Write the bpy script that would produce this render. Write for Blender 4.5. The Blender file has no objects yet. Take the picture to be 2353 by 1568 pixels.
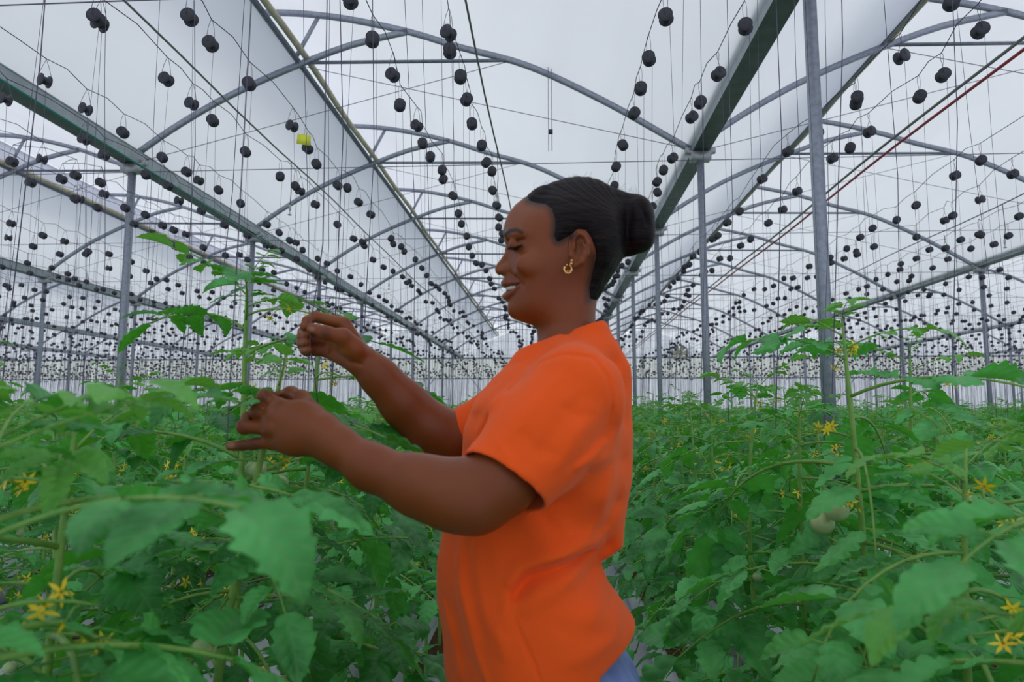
import bpy, math, random
import numpy as np
from mathutils import Vector, Matrix, noise
sc = bpy.context.scene
# ---------------------------------------------------------------- camera, sky, exposure
CAMH = 1.27
W_, H_ = 2353, 1568
cam_d = bpy.data.cameras.new('camera')
cam = bpy.data.objects.new('camera', cam_d)
sc.collection.objects.link(cam)
cam_d.sensor_width = 36.0
cam_d.lens = 36.0*1569/2353
cam_d.clip_start = 0.02
cam_d.clip_end = 300
PITCH = math.atan(164/1569); YAW = 0.0592
cam.location = (0, 0, CAMH)
cam.rotation_euler = (math.pi/2+PITCH, 0, YAW)
cam_d.dof.use_dof = True
cam_d.dof.focus_distance = 2.2
cam_d.dof.aperture_fstop = 5.2
sc.camera = cam
world = bpy.data.worlds.new('overcast_sky'); sc.world = world
world.use_nodes = True
wn = world.node_tree.nodes; wl = world.node_tree.links
wn['Background'].inputs[0].default_value = (0.86, 0.92, 1.0, 1)
wn['Background'].inputs[1].default_value = .96
sun_d = bpy.data.lights.new('hazy_sun', 'SUN'); sun_d.energy = 0.9; sun_d.angle = math.radians(25); sun_d.color = (1, .97, .92)
sun = bpy.data.objects.new('hazy_sun', sun_d); sc.collection.objects.link(sun)
sun.rotation_euler = (math.radians(28), math.radians(14), 0)
sc.view_settings.view_transform = 'Standard'
sc.view_settings.look = 'None'
sc.view_settings.gamma = 1
sc.view_settings.use_curve_mapping = False
sc.view_settings.exposure = 0.05
sc.cycles.max_bounces = 6; sc.cycles.diffuse_bounces = 4; sc.cycles.glossy_bounces = 2
sc.cycles.transmission_bounces = 4; sc.cycles.transparent_max_bounces = 6
sc.cycles.caustics_reflective = False; sc.cycles.caustics_refractive = False
sc.cycles.use_denoising = True
sc.cycles.adaptive_threshold = 0.03
# ---------------------------------------------------------------- projection used to keep only what can be seen
FX = 1569.0
_F = np.array([-math.sin(YAW)*math.cos(PITCH), math.cos(YAW)*math.cos(PITCH), math.sin(PITCH)])
_R = np.array([math.cos(YAW), math.sin(YAW), 0]); _U = np.cross(_R, _F)
def pj(x, y, z):
    v = np.array([x, y, z-CAMH]); w = max(v@_F, 1e-3)
    return 1176.5+FX*(v@_R)/w, 784-FX*(v@_U)/w, v@_F
def ray(px, py): return _F+_R*(px-1176.5)/FX+_U*(784-py)/FX
def at_y(px, py, Y):
    d = ray(px, py); return Vector((*(d*Y/d[1])[:2], (d*Y/d[1])[2]+CAMH))
def in_view(x, y, z, m=250):
    a, b, w = pj(x, y, z)
    return w > 0.1 and -m < a < W_+m and -m < b < H_+m
# ---------------------------------------------------------------- helpers
COL = sc.collection
class MB:
    """collects geometry for one mesh"""
    def __init__(s): s.v = []; s.f = []; s.n = 0; s.mi = []; s.uv = []; s.m = 0
    def add(s, v, f, uv=None):
        v = np.asarray(v, float).reshape(-1, 3)
        s.v.append(v); s.f += [tuple(i+s.n for i in q) for q in f]; s.mi += [s.m]*len(f); s.n += len(v)
        s.uv.append(np.zeros((len(v), 2)) if uv is None else np.asarray(uv, float))
        return s
    def box(s, c, d, R=None):
        v = np.array([[x, y, z] for x in (-.5, .5) for y in (-.5, .5) for z in (-.5, .5)])*np.array(d)
        if R is not None: v = v@np.array(R).T
        return s.add(v+np.array(c), [(0, 1, 3, 2), (4, 6, 7, 5), (0, 4, 5, 1), (2, 3, 7, 6), (0, 2, 6, 4), (1, 5, 7, 3)])
    def tube(s, P, r, n=6, caps=True, squash=None):
        P = np.asarray(P, float); m = len(P)
        r = np.full(m, r) if np.isscalar(r) else np.asarray(r, float)
        T = np.gradient(P, axis=0); T /= np.linalg.norm(T, axis=1)[:, None]+1e-12
        up = np.array([0, 0, 1.]) if abs(T[0][2]) < .9 else np.array([1., 0, 0])
        V = []
        a = np.linspace(0, 2*np.pi, n, endpoint=False)+np.pi/n
        for i in range(m):
            u = up-T[i]*(up@T[i]); u /= np.linalg.norm(u)+1e-12; w = np.cross(T[i], u); up = u
            sq = 1 if squash is None else squash
            V.append(P[i]+r[i]*(np.outer(np.cos(a)*sq, w)+np.outer(np.sin(a), u)))
        F = [(i*n+j, i*n+(j+1) % n, (i+1)*n+(j+1) % n, (i+1)*n+j) for i in range(m-1) for j in range(n)]
        if caps: F += [tuple(range(n))[::-1], tuple((m-1)*n+j for j in range(n))]
        return s.add(np.vstack(V), F)
    def sweep(s, P, sect, up=(0, 1, 0)):
        """square steel section along a path; UP stays the binormal"""
        P = np.asarray(P, float); m = len(P); T = np.gradient(P, axis=0); T /= np.linalg.norm(T, axis=1)[:, None]
        b = np.array(up, float); V = []
        for i in range(m):
            nn = np.cross(T[i], b); nn /= np.linalg.norm(nn)
            V += [P[i]+q[0]*b+q[1]*nn for q in sect]
        k = len(sect)
        F = [(i*k+j, i*k+(j+1) % k, (i+1)*k+(j+1) % k, (i+1)*k+j) for i in range(m-1) for j in range(k)]
        F += [tuple(range(k))[::-1], tuple((m-1)*k+j for j in range(k))]
        return s.add(np.array(V), F)
    def lathe(s, c, prof, n=16, axis=2, R=None, caps=True):
        a = np.linspace(0, 2*np.pi, n, endpoint=False); V = []
        for r, z in prof: V += [[r*math.cos(t), r*math.sin(t), z] for t in a]
        V = np.array(V)
        if R is not None: V = V@np.array(R).T
        m = len(prof)
        F = [(i*n+j, i*n+(j+1) % n, (i+1)*n+(j+1) % n, (i+1)*n+j) for i in range(m-1) for j in range(n)]
        if caps: F += [tuple(range(n))[::-1], tuple((m-1)*n+j for j in range(n))]
        else: F += [((m-1)*n+j, (m-1)*n+(j+1) % n, (j+1) % n, j) for j in range(n)]
        return s.add(V+np.array(c), F)
    def build(s, name, mats, parent=None, smooth=False, loc=None):
        me = mesh_from(name, np.vstack(s.v), s.f, smooth)
        if any(u.any() for u in s.uv):
            U = np.vstack(s.uv); L = me.uv_layers.new(name='UVMap')
            idx = np.empty(len(me.loops), np.int32); me.loops.foreach_get('vertex_index', idx)
            L.data.foreach_set('uv', U[idx].ravel())
        for m in (mats if isinstance(mats, (list, tuple)) else [mats]): me.materials.append(m)
        if any(s.mi): me.polygons.foreach_set('material_index', s.mi)
        return link(name, me, parent, loc)
def mesh_from(name, V, F, smooth=False):
    me = bpy.data.meshes.new(name)
    V = np.asarray(V, np.float32)
    if isinstance(F, np.ndarray):
        nf, k = F.shape; tot = np.full(nf, k, np.int32); flat = F.astype(np.int32).ravel()
    else:
        nf = len(F); tot = np.fromiter((len(q) for q in F), np.int32, nf); flat = np.fromiter((i for q in F for i in q), np.int32)
    me.vertices.add(len(V)); me.vertices.foreach_set('co', V.ravel())
    me.loops.add(len(flat)); me.loops.foreach_set('vertex_index', flat)
    me.polygons.add(nf)
    st = np.zeros(nf, np.int32); st[1:] = np.cumsum(tot)[:-1]
    me.polygons.foreach_set('loop_start', st); me.polygons.foreach_set('loop_total', tot)
    if smooth: me.polygons.foreach_set('use_smooth', np.ones(nf, bool))
    me.update(calc_edges=True); me.validate()
    return me
def link(name, me, parent=None, loc=None):
    o = bpy.data.objects.new(name, me); COL.objects.link(o)
    if parent is not None: o.parent = parent
    if loc is not None: o.location = loc
    return o
def tag(o, label=None, cat=None, group=None, kind=None):
    if label: o['label'] = label
    if cat: o['category'] = cat
    if group: o['group'] = group
    if kind: o['kind'] = kind
    return o
def thing(name, label, cat, loc=(0, 0, 0), group=None):
    o = bpy.data.objects.new(name, None); COL.objects.link(o); o.location = loc; o.empty_display_size = .1
    return tag(o, label, cat, group)
def struct(name, mb, mat, smooth=False): return tag(mb.build(name, mat, smooth=smooth), kind='structure')
def copy_tree(src, loc=None, parent=None):
    c = src.copy(); COL.objects.link(c)
    if parent is not None: c.parent = parent
    if loc is not None: c.location = loc
    for ch in list(src.children): copy_tree(ch, None, c)
    return c
ORD = ['first', 'second', 'third', 'fourth', 'fifth', 'sixth', 'seventh', 'eighth', 'ninth', 'tenth', 'eleventh', 'twelfth', 'thirteenth', 'fourteenth', 'fifteenth', 'sixteenth', 'seventeenth', 'eighteenth', 'nineteenth', 'twentieth']
TENS = {2: 'twenty', 3: 'thirty', 4: 'forty', 5: 'fifty', 6: 'sixty', 7: 'seventy'}
def ordn(i):
    n = i+1
    if n <= 20: return ORD[n-1]
    if n % 10 == 0: return TENS[n//10][:-1]+'ieth'
    return TENS[n//10]+'-'+ORD[n % 10-1]
# ---------------------------------------------------------------- materials
def mat(name, col, rough=.6, metal=0, spec=.5, var=None, vscale=20, bump=0, bscale=60, sub=None, extra=None):
    m = bpy.data.materials.new(name); m.use_nodes = True
    N = m.node_tree.nodes; L = m.node_tree.links; b = N['Principled BSDF']
    b.inputs['Base Color'].default_value = (*col, 1); b.inputs['Roughness'].default_value = rough
    b.inputs['Metallic'].default_value = metal; b.inputs['Specular IOR Level'].default_value = spec
    if var or bump:
        tc = N.new('ShaderNodeTexCoord')
    if var:
        t = N.new('ShaderNodeTexNoise'); t.inputs['Scale'].default_value = vscale; t.inputs['Detail'].default_value = 5
        L.new(tc.outputs['Object'], t.inputs['Vector'])
        r = N.new('ShaderNodeValToRGB'); r.color_ramp.elements[0].position = .35; r.color_ramp.elements[1].position = .65
        r.color_ramp.elements[0].color = (*col, 1); r.color_ramp.elements[1].color = (*var, 1)
        L.new(t.outputs['Fac'], r.inputs['Fac']); L.new(r.outputs['Color'], b.inputs['Base Color'])
    if bump:
        t2 = N.new('ShaderNodeTexNoise'); t2.inputs['Scale'].default_value = bscale; t2.inputs['Detail'].default_value = 4
        L.new(tc.outputs['Object'], t2.inputs['Vector'])
        bp = N.new('ShaderNodeBump'); bp.inputs['Strength'].default_value = bump; bp.inputs['Distance'].default_value = .01
        L.new(t2.outputs['Fac'], bp.inputs['Height']); L.new(bp.outputs['Normal'], b.inputs['Normal'])
    if sub: b.inputs['Subsurface Weight'].default_value = sub[0]; b.inputs['Subsurface Radius'].default_value = sub[1]; b.inputs['Subsurface Scale'].default_value = sub[2]
    return m
def film_mat(name, dif, trans, rough=1, wscale=1.3, amt=.06):
    m = bpy.data.materials.new(name); m.use_nodes = True
    N = m.node_tree.nodes; L = m.node_tree.links; N.remove(N['Principled BSDF'])
    d = N.new('ShaderNodeBsdfDiffuse'); t = N.new('ShaderNodeBsdfTranslucent'); a = N.new('ShaderNodeMixShader')
    tc = N.new('ShaderNodeTexCoord'); mp = N.new('ShaderNodeMapping'); mp.inputs['Scale'].default_value = (1, .25, 1)
    n = N.new('ShaderNodeTexNoise'); n.inputs['Scale'].default_value = wscale; n.inputs['Detail'].default_value = 4
    L.new(tc.outputs['Object'], mp.inputs[0]); L.new(mp.outputs[0], n.inputs['Vector'])
    r = N.new('ShaderNodeValToRGB'); L.new(n.outputs['Fac'], r.inputs['Fac'])
    r.color_ramp.elements[0].position = .3; r.color_ramp.elements[1].position = .7
    r.color_ramp.elements[0].color = tuple(c*(1-amt) for c in trans)+(1,); r.color_ramp.elements[1].color = (*trans, 1)
    L.new(r.outputs[0], t.inputs[0]); d.inputs[0].default_value = (*dif, 1); a.inputs[0].default_value = .6
    L.new(d.outputs[0], a.inputs[1]); L.new(t.outputs[0], a.inputs[2]); L.new(a.outputs[0], N['Material Output'].inputs[0])
    return m
M = {}
M['film'] = film_mat('greenhouse_film', (.82, .84, .9), (.93, .94, .98))
M['film_wall'] = film_mat('wall_curtain_film', (.8, .82, .86), (.9, .92, .95), amt=.12)
M['panel'] = film_mat('yellowed_panel', (.78, .80, .74), (.86, .88, .80))
M['net'] = film_mat('vent_net', (.8, .8, .88), (.85, .85, .95))
M['steel'] = mat('galvanised_steel', (.27, .30, .36), .45, .35, var=(.36, .39, .46), vscale=25)
M['steel_dark'] = mat('dull_steel', (.16, .18, .23), .5, .3, var=(.22, .25, .3), vscale=18)
M['steel_light'] = mat('zinc_bracket', (.5, .52, .55), .5, .3, var=(.42, .43, .42))
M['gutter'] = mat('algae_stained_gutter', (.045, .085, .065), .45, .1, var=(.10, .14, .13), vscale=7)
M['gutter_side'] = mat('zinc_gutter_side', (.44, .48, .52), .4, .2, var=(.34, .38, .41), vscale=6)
M['wire'] = mat('wire', (.05, .055, .07), .5, .4)
M['wire_light'] = mat('wire_thin', (.16, .16, .2), .5, .3)
M['twine'] = mat('black_twine', (.11, .10, .15), .8)
M['spool'] = mat('black_plastic', (.022, .024, .035), .45, var=(.035, .037, .05), vscale=40)
M['hook'] = mat('hook_wire', (.12, .12, .14), .4, .7)
M['tan'] = mat('tan_rolled_curtain', (.50, .43, .30), .8, var=(.62, .56, .44), vscale=8)
M['yellow_card'] = mat('yellow_sticky_card', (.75, .8, .05), .5)
M['red'] = mat('red_cable', (.42, .04, .06), .4)
M['green_hose'] = mat('green_hose', (.02, .22, .17), .4)
M['pipe'] = mat('grey_pipe', (.2, .21, .2), .5)
# ================================================================ greenhouse frame
ZG = CAMH+3.5
GX = [-44.0, -36.4, -28.7, -21.0, -13.2, -5.9, 2.0, 10.3, 18.4, 26.4, 34.4]
GN = ['the sixth gutter past the green hose', 'the fifth gutter past the green hose', 'the fourth gutter past the green hose', 'the third gutter past the green hose', 'the second gutter past the green hose', 'the gutter with the green hose',
      "the gutter passing the woman's bun", "the first gutter behind the woman's back", "the second gutter behind the woman's back", "the third gutter behind the woman's back", "the fourth gutter behind the woman's back"]
YB = [1.2+3.9*i for i in range(12)]      # post lines along the house
Y0, Y1 = -3.0, 44.1
def span_pt(g0, g1, u, z):               # profile measured on the 7.9 m span
    return g0+(g1-g0)*u/7.9, ZG+z
LOWER = [(0.05, .14), (.55, .49), (1.17, .86), (1.75, 1.14), (2.35, 1.39), (3.1, 1.66), (3.9, 1.83)]
UPPER = [(7.8, .0), (7.28, .33), (6.7, .69), (5.93, 1.11), (5.38, 1.35), (4.65, 1.57), (3.9, 1.83), (3.02, 2.05), (2.3, 2.16), (1.72, 2.19)]
def path(g0, g1, P, y, dz=0):
    return [(span_pt(g0, g1, u, z+dz)[0], y, span_pt(g0, g1, u, z+dz)[1]) for u, z in P]
def smooth_path(P, k=4):
    P = np.array(P, float); out = []
    for i in range(len(P)-1):
        p0, p1, p2, p3 = P[max(i-1, 0)], P[i], P[i+1], P[min(i+2, len(P)-1)]
        for j in range(k):
            t = j/k; out.append(.5*((2*p1)+(-p0+p2)*t+(2*p0-5*p1+4*p2-p3)*t*t+(-p0+3*p1-3*p2+p3)*t**3))
    out.append(P[-1]); return np.array(out)
# ground
g = MB(); g.add([(-46, -3, 0), (36, -3, 0), (36, 45, 0), (-46, 45, 0)], [(0, 1, 2, 3)])
M['ground'] = mat('white_ground_cover', (.62, .63, .7), .7, var=(.5, .5, .56), vscale=1.5)
struct('floor', g, M['ground'])
# roof film: one sheet per span, following both arches, and the vent net between the two rails
film_i = 0
for i in range(len(GX)-1):
    a, b = GX[i], GX[i+1]
    for P, dz in ((LOWER[:5], .045), (UPPER, .045)):
        q = smooth_path([(x, 0, z) for x, _, z in path(a, b, P, 0, dz)], 3)
        n = len(q); ys = np.linspace(Y0, Y1, 13)
        V = []
        for y in ys:
            for x, _, z in q: V.append((x, y, z))
        F = [(r*n+c, r*n+c+1, (r+1)*n+c+1, (r+1)*n+c) for r in range(len(ys)-1) for c in range(n-1)]
        s = MB().add(V, F); struct('ceiling', s, M['film'], True)
    x0, z0 = span_pt(a, b, 2.35, 1.44); x1, z1 = span_pt(a, b, 1.74, 2.2)
    s = MB().add([(x0, Y0, z0), (x0, Y1, z0), (x1, Y1, z1), (x1, Y0, z1)], [(0, 1, 2, 3)]); struct('ceiling', s, M['net'])
# end and side walls
def wall(name, p, q, z0, z1, m):
    s = MB(); s.add([(*p, z0), (*q, z0), (*q, z1), (*p, z1)], [(0, 1, 2, 3)]); struct(name, s, m)
wall('wall_far', (-44, Y1+.1), (34.4, Y1+.1), 0, CAMH+2.18, M['film_wall'])
wall('wall_far', (-44, Y1+.1), (34.4, Y1+.1), CAMH+2.18, CAMH+3.5, M['panel'])
wall('wall_left', (-44, -3), (-44, Y1+.1), 0, ZG, M['film_wall'])
wall('wall_right', (34.4, -3), (34.4, Y1+.1), 0, ZG, M['film_wall'])
wall('wall_back', (-44, -3), (34.4, -3), 0, ZG, M['film_wall'])
for i in range(len(GX)-1):              # gables over the end wall
    a, b = GX[i], GX[i+1]
    q = path(a, b, LOWER, Y1+.1)+path(a, b, UPPER[:7][::-1], Y1+.1)[1:]
    s = MB(); s.add([(a, Y1+.1, ZG-.02), *q, (b, Y1+.1, ZG-.02)], [tuple(range(len(q)+2))]); struct('wall_far', s, M['film_wall'])
for zz in (CAMH+3.5, CAMH+2.18): struct('trim_1' if zz > 4 else 'trim_2', MB().box((-4.8, Y1-.02, zz), (78.4, .08, .10 if zz > 4 else .07)), M['steel'])
# gutters
def gutter(i, x):
    t = thing('roof_gutter', 'long galvanised roof gutter, '+GN[i].replace('the ', '', 1), 'gutter', (x, Y0, ZG), 'valley gutters of the greenhouse')
    S = [(-.14, .13), (-.14, .15), (.14, .15), (.14, .13), (.112, -.02), (-.112, -.02)]
    L = Y1-Y0
    s = MB()
    V = [(a, y, b) for y in (0, L) for a, b in S]; k = len(S)
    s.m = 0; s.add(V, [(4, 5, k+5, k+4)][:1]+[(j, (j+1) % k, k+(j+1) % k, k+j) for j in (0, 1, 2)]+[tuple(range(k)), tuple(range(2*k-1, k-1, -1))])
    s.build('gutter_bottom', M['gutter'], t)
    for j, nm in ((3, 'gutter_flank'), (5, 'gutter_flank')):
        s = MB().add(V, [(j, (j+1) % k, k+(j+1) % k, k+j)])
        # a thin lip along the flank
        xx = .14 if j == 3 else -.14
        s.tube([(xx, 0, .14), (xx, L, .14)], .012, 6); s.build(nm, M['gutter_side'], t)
    return t
for i, x in enumerate(GX):
    if 1 <= i: gutter(i, x)
# posts
def post_mesh():
    t = thing('support_post', '', 'post')
    s = MB().box((0, 0, (ZG-.12)/2), (.075, .075, ZG-.12))
    for sx in (-1, 1): s.box((sx*.04, 0, (ZG-.12)/2), (.008, .035, ZG-.12))
    s.build('post_tube', M['steel'], t)
    s = MB().box((0, 0, ZG-.09), (.26, .16, .10)).box((0, 0, ZG-.03), (.34, .10, .03)); s.box((-.15, 0, ZG), (.10, .06, .08)).box((.15, 0, ZG), (.10, .06, .08))
    s.build('head_bracket', M['steel_light'], t)
    MB().box((0, 0, .01), (.2, .2, .02)).build('foot_plate', M['steel_dark'], t)
    return t
first = post_mesh(); used = False
for i, x in enumerate(GX):
    if i < 1: continue
    k = 0
    for y in YB[1:-1]:
        if not (in_view(x, y, 1.0) or in_view(x, y, ZG) or in_view(x, y, 2.5)): continue
        if not used: o = first; o.location = (x, y, 0); used = True
        else: o = copy_tree(first, (x, y, 0))
        if i in (5, 7, 8) and y == YB[-2]:
            for sg in (-1, 1): MB().tube([(sg*.06, 0, ZG-.2), (sg*3.2, 0, .6)], .02, 5).build('diagonal_brace', M['steel_dark'], o)
        tag(o, f"galvanised steel post, {ORD[k]} one along {GN[i]}", 'post', 'posts carrying the gutters'); k += 1
# trusses
def rsect(w, h): return [(-w/2, -h/2), (w/2, -h/2), (w/2, h/2), (-w/2, h/2)]
def truss(a, b):
    t = thing('roof_truss', '', 'roof truss'); w = b-a; f = w/7.9
    P = lambda L: [(u*f, 0, z) for u, z in L]
    MB().sweep(smooth_path(P(LOWER), 3), rsect(.05, .075)).build('lower_arch', M['steel'], t)
    MB().sweep(smooth_path(P(UPPER), 3), rsect(.05, .075)).build('upper_arch', M['steel'], t)
    MB().sweep([(2.28*f, 0, 1.46), (2.62*f, 0, 2.12)], rsect(.03, .05)).build('vent_strut', M['steel'], t)
    MB().tube([(2.3*f, 0, 1.42), (5.3*f, 0, 1.36)], .024, 8).build('tie_bar', M['steel_dark'], t)
    s = MB().tube([(.1*f, 0, .02), (5.3*f, 0, 1.34)], .005, 4); s.build('brace_wire', M['wire_light'], t)
    s = MB().tube([(7.8*f, 0, .02), (2.35*f, 0, 1.38)], .005, 4); s.build('brace_wire', M['wire_light'], t)
    s = MB().tube([(.1*f, 0, -.13), (7.8*f, 0, -.13)], .006, 4); s.build('cross_wire', M['wire_light'], t)
    return t
for i in range(1, len(GX)-1):
    a, b = GX[i], GX[i+1]; t0 = None; k = 0
    nm = {5: "over the woman's hands", 4: 'past the green hose', 6: "behind the woman's back"}.get(i) or (f'{ORD[4-i]} span past the green hose' if i < 4 else f"{ORD[i-6]} span behind the woman's back")
    for y in YB[1:-1]:
        vis = any(in_view(a+(b-a)*u/7.9, y, ZG+z, 100) for u, z in LOWER+UPPER)
        if not vis: continue
        if t0 is None: t0 = o = truss(a, b); o.location = (a, y, ZG)
        else: o = copy_tree(t0, (a, y, ZG))
        tag(o, f'arched steel roof truss, {ORD[k]} along the roof span {nm}' if i in (4, 5, 6) else f'arched steel roof truss, {ORD[k]} along the {nm}', 'roof truss', 'arched trusses of the roof'); k += 1
# rails along the house and the rolled curtains
for i in range(1, len(GX)-1):
    a, b = GX[i], GX[i+1]
    sp = {5: "over the woman's hands", 4: 'past the green hose', 6: "behind the woman's back"}.get(i) or (f'{ORD[4-i]} past the green hose' if i < 4 else f"{ORD[i-6]} behind the woman's back")
    x0, z0 = span_pt(a, b, 2.33, 1.45); x1, z1 = span_pt(a, b, 1.72, 2.14)
    o = MB().sweep([(x0, Y0, z0), (x0, Y1, z0)], rsect(.05, .07), up=(1, 0, 0)).build('lower_vent_rail', M['steel_dark']); tag(o, f'dark steel lower vent rail in the roof span {sp}', 'rail', 'vent rails')
    o = MB().sweep([(x1, Y0, z1), (x1, Y1, z1)], rsect(.05, .07), up=(1, 0, 0)).build('upper_vent_rail', M['steel']); tag(o, f'steel upper vent rail at the arch tips, roof span {sp}', 'rail', 'vent rails')
    rng = random.Random(i); P = []
    for j in range(60): y = Y0+(Y1-Y0)*j/59; P.append((x0+.10+.015*math.sin(y*1.7+i), y, z0+.04+.015*math.sin(y*.9)))
    o = MB().tube(P, .045, 8).build('rolled_curtain', M['tan']); tag(o, f'tan rolled vent curtain along the lower rail, roof span {sp}', 'curtain', 'rolled vent curtains')
# pipes, hose, cables
def run(name, x, z, r, m, label, cat, y0=Y0, y1=Y1, wob=.02, sag=0, drop=None):
    P = []
    for j in range(90):
        y = y0+(y1-y0)*j/89; P.append((x+wob*math.sin(y*1.3+x), y, z+wob*math.sin(y*.8+x*3)-sag*math.sin((y-y0)/3.9*math.pi)**2))
    o = MB().tube(P, r, 6).build(name, M[m]); tag(o, label, cat); return o
t = thing('water_pipe', "thin mist pipe with hanging nozzles above the woman's forehead", 'pipe')
def pipe(t, x, z, r=.0075, ys=(2.2, 6.1, 10, 14, 18, 22)):
    MB().tube([(x+.01*math.sin(y), y, z+.01*math.sin(y*2)) for y in np.linspace(Y0, Y1, 60)], r, 6).build('pipe_tube', M['pipe'], t)
    for y in ys:
        MB().tube([(x, y, z), (x+.01, y, z-.3), (x, y+.01, z-.42)], .004, 4).build('drop_tube', M['wire'], t)
        MB().lathe((x, y+.01, z-.5), [(.004, .08), (.012, .07), (.012, .03), (.005, .02), (.005, -.01), (.02, -.014), (.02, -.02), (.004, -.025)], 8).build('nozzle', M['steel_light'], t)
    for y in np.arange(Y0+1, 20, .55): pass
pipe(t, -.50, CAMH+2.45)
t = thing('water_pipe', 'thin mist pipe crossing between the yellow card and the green hose gutter', 'pipe'); pipe(t, -2.45, CAMH+2.36)
t = thing('water_pipe', "thin mist pipe rising above the shoots behind the woman's back", 'pipe'); pipe(t, 5.2, CAMH+2.4, ys=(8, 11.5, 15, 19))
t = thing('water_pipe', 'thin mist pipe beyond the gutter with the green hose', 'pipe'); pipe(t, -8.6, CAMH+2.4, ys=(9, 13, 17))
run('red_cable', 3.03, CAMH+2.32, .012, 'red', "red cable running beside a grey conduit behind the woman", 'cable', wob=.01)
run('grey_conduit', 2.98, CAMH+2.36, .012, 'pipe', 'grey conduit running beside the red cable', 'pipe', wob=.012)
run('green_hose', -5.62, ZG-.14, .018, 'green_hose', 'thin green hose strung along the underside of a roof gutter', 'hose', wob=.03)
# winch line hanging down in the middle of the near span
t = thing('hanging_line', "pair of thin lines with a clamp hanging above the woman's hair", 'line')
for dx in (-.02, .025): MB().tube([(at_y(1262, 0, 8.9).x+dx, 8.9, CAMH+5.2), (at_y(1262, 0, 8.9).x+dx, 8.9, CAMH+3.5)], .006, 4).build('line', M['wire_light'], t)
p = at_y(1265, 303, 8.9); MB().box(p, (.06, .03, .06)).build('clamp', M['wire'], t)
# yellow sticky cards
def card(px, py, Y, w, h, rot, up, label):
    p = at_y(px, py, Y); t = thing('sticky_card', label, 'card', p)
    c = MB().box((0, 0, 0), (w, .002, h)).build('card_sheet', M['yellow_card'], t)
    MB().tube([(0, 0, h/2), (0, 0, h/2+up)], .0015, 4).build('card_string', M['wire'], t)
    t.rotation_euler = rot
card(698, 321, 5.2, .105, .085, (0, .08, .3), .2, "yellow sticky card beside a spool above the woman's hands")
card(1740, 843, 20, .06, .32, (0, .05, 1.2), 1.2, 'tall narrow yellow sticky card hanging in front of the far wall')
# exhaust fans in the end wall
M['fan'] = mat('fan_blade', (.6, .6, .45), .5); M['fan_ring'] = mat('fan_housing', (.4, .42, .4), .5)
def fan(px, py, label):
    p = at_y(px, py, Y1-.35); t = thing('exhaust_fan', label, 'fan', p)
    R = np.array([[1, 0, 0], [0, 0, -1], [0, 1, 0]])
    MB().lathe((0, 0, 0), [(.50, -.15), (.53, -.15), (.53, .15), (.50, .15)], 24, R=R, caps=False).build('housing', M['fan_ring'], t)
    MB().lathe((0, 0, 0), [(.01, -.08), (.09, -.06), (.09, .06), (.01, .08)], 12, R=R).build('hub', M['fan_ring'], t)
    for k in range(6):
        a = k*math.pi/3; s = MB(); pts = []
        for rr, ww, tw in ((.08, .07, .05), (.28, .12, .03), (.48, .16, .01)):
            for sg in (-1, 1):
                pts.append((rr*math.cos(a)-sg*ww*math.sin(a), sg*tw, rr*math.sin(a)+sg*ww*math.cos(a)))
        V = pts+[(x, y+.008, z) for x, y, z in pts]
        F = [(0, 1, 3, 2), (2, 3, 5, 4), (6, 8, 9, 7), (8, 10, 11, 9), (0, 2, 8, 6), (2, 4, 10, 8), (1, 7, 9, 3), (3, 9, 11, 5), (4, 5, 11, 10), (0, 6, 7, 1)]
        s.add(V, F).build('blade', M['fan'], t)
    MB().box((.62, .0, -.1), (.06, .06, 1.9)).build('mount_bar', M['steel'], t); MB().box((-.62, .0, -.1), (.06, .06, 1.9)).build('mount_bar', M['steel'], t)
fan(1562, 812, "round exhaust fan high in the far gable behind the woman's back")
fan(60, 790, 'round exhaust fan high in the far gable past the green hose')
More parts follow.
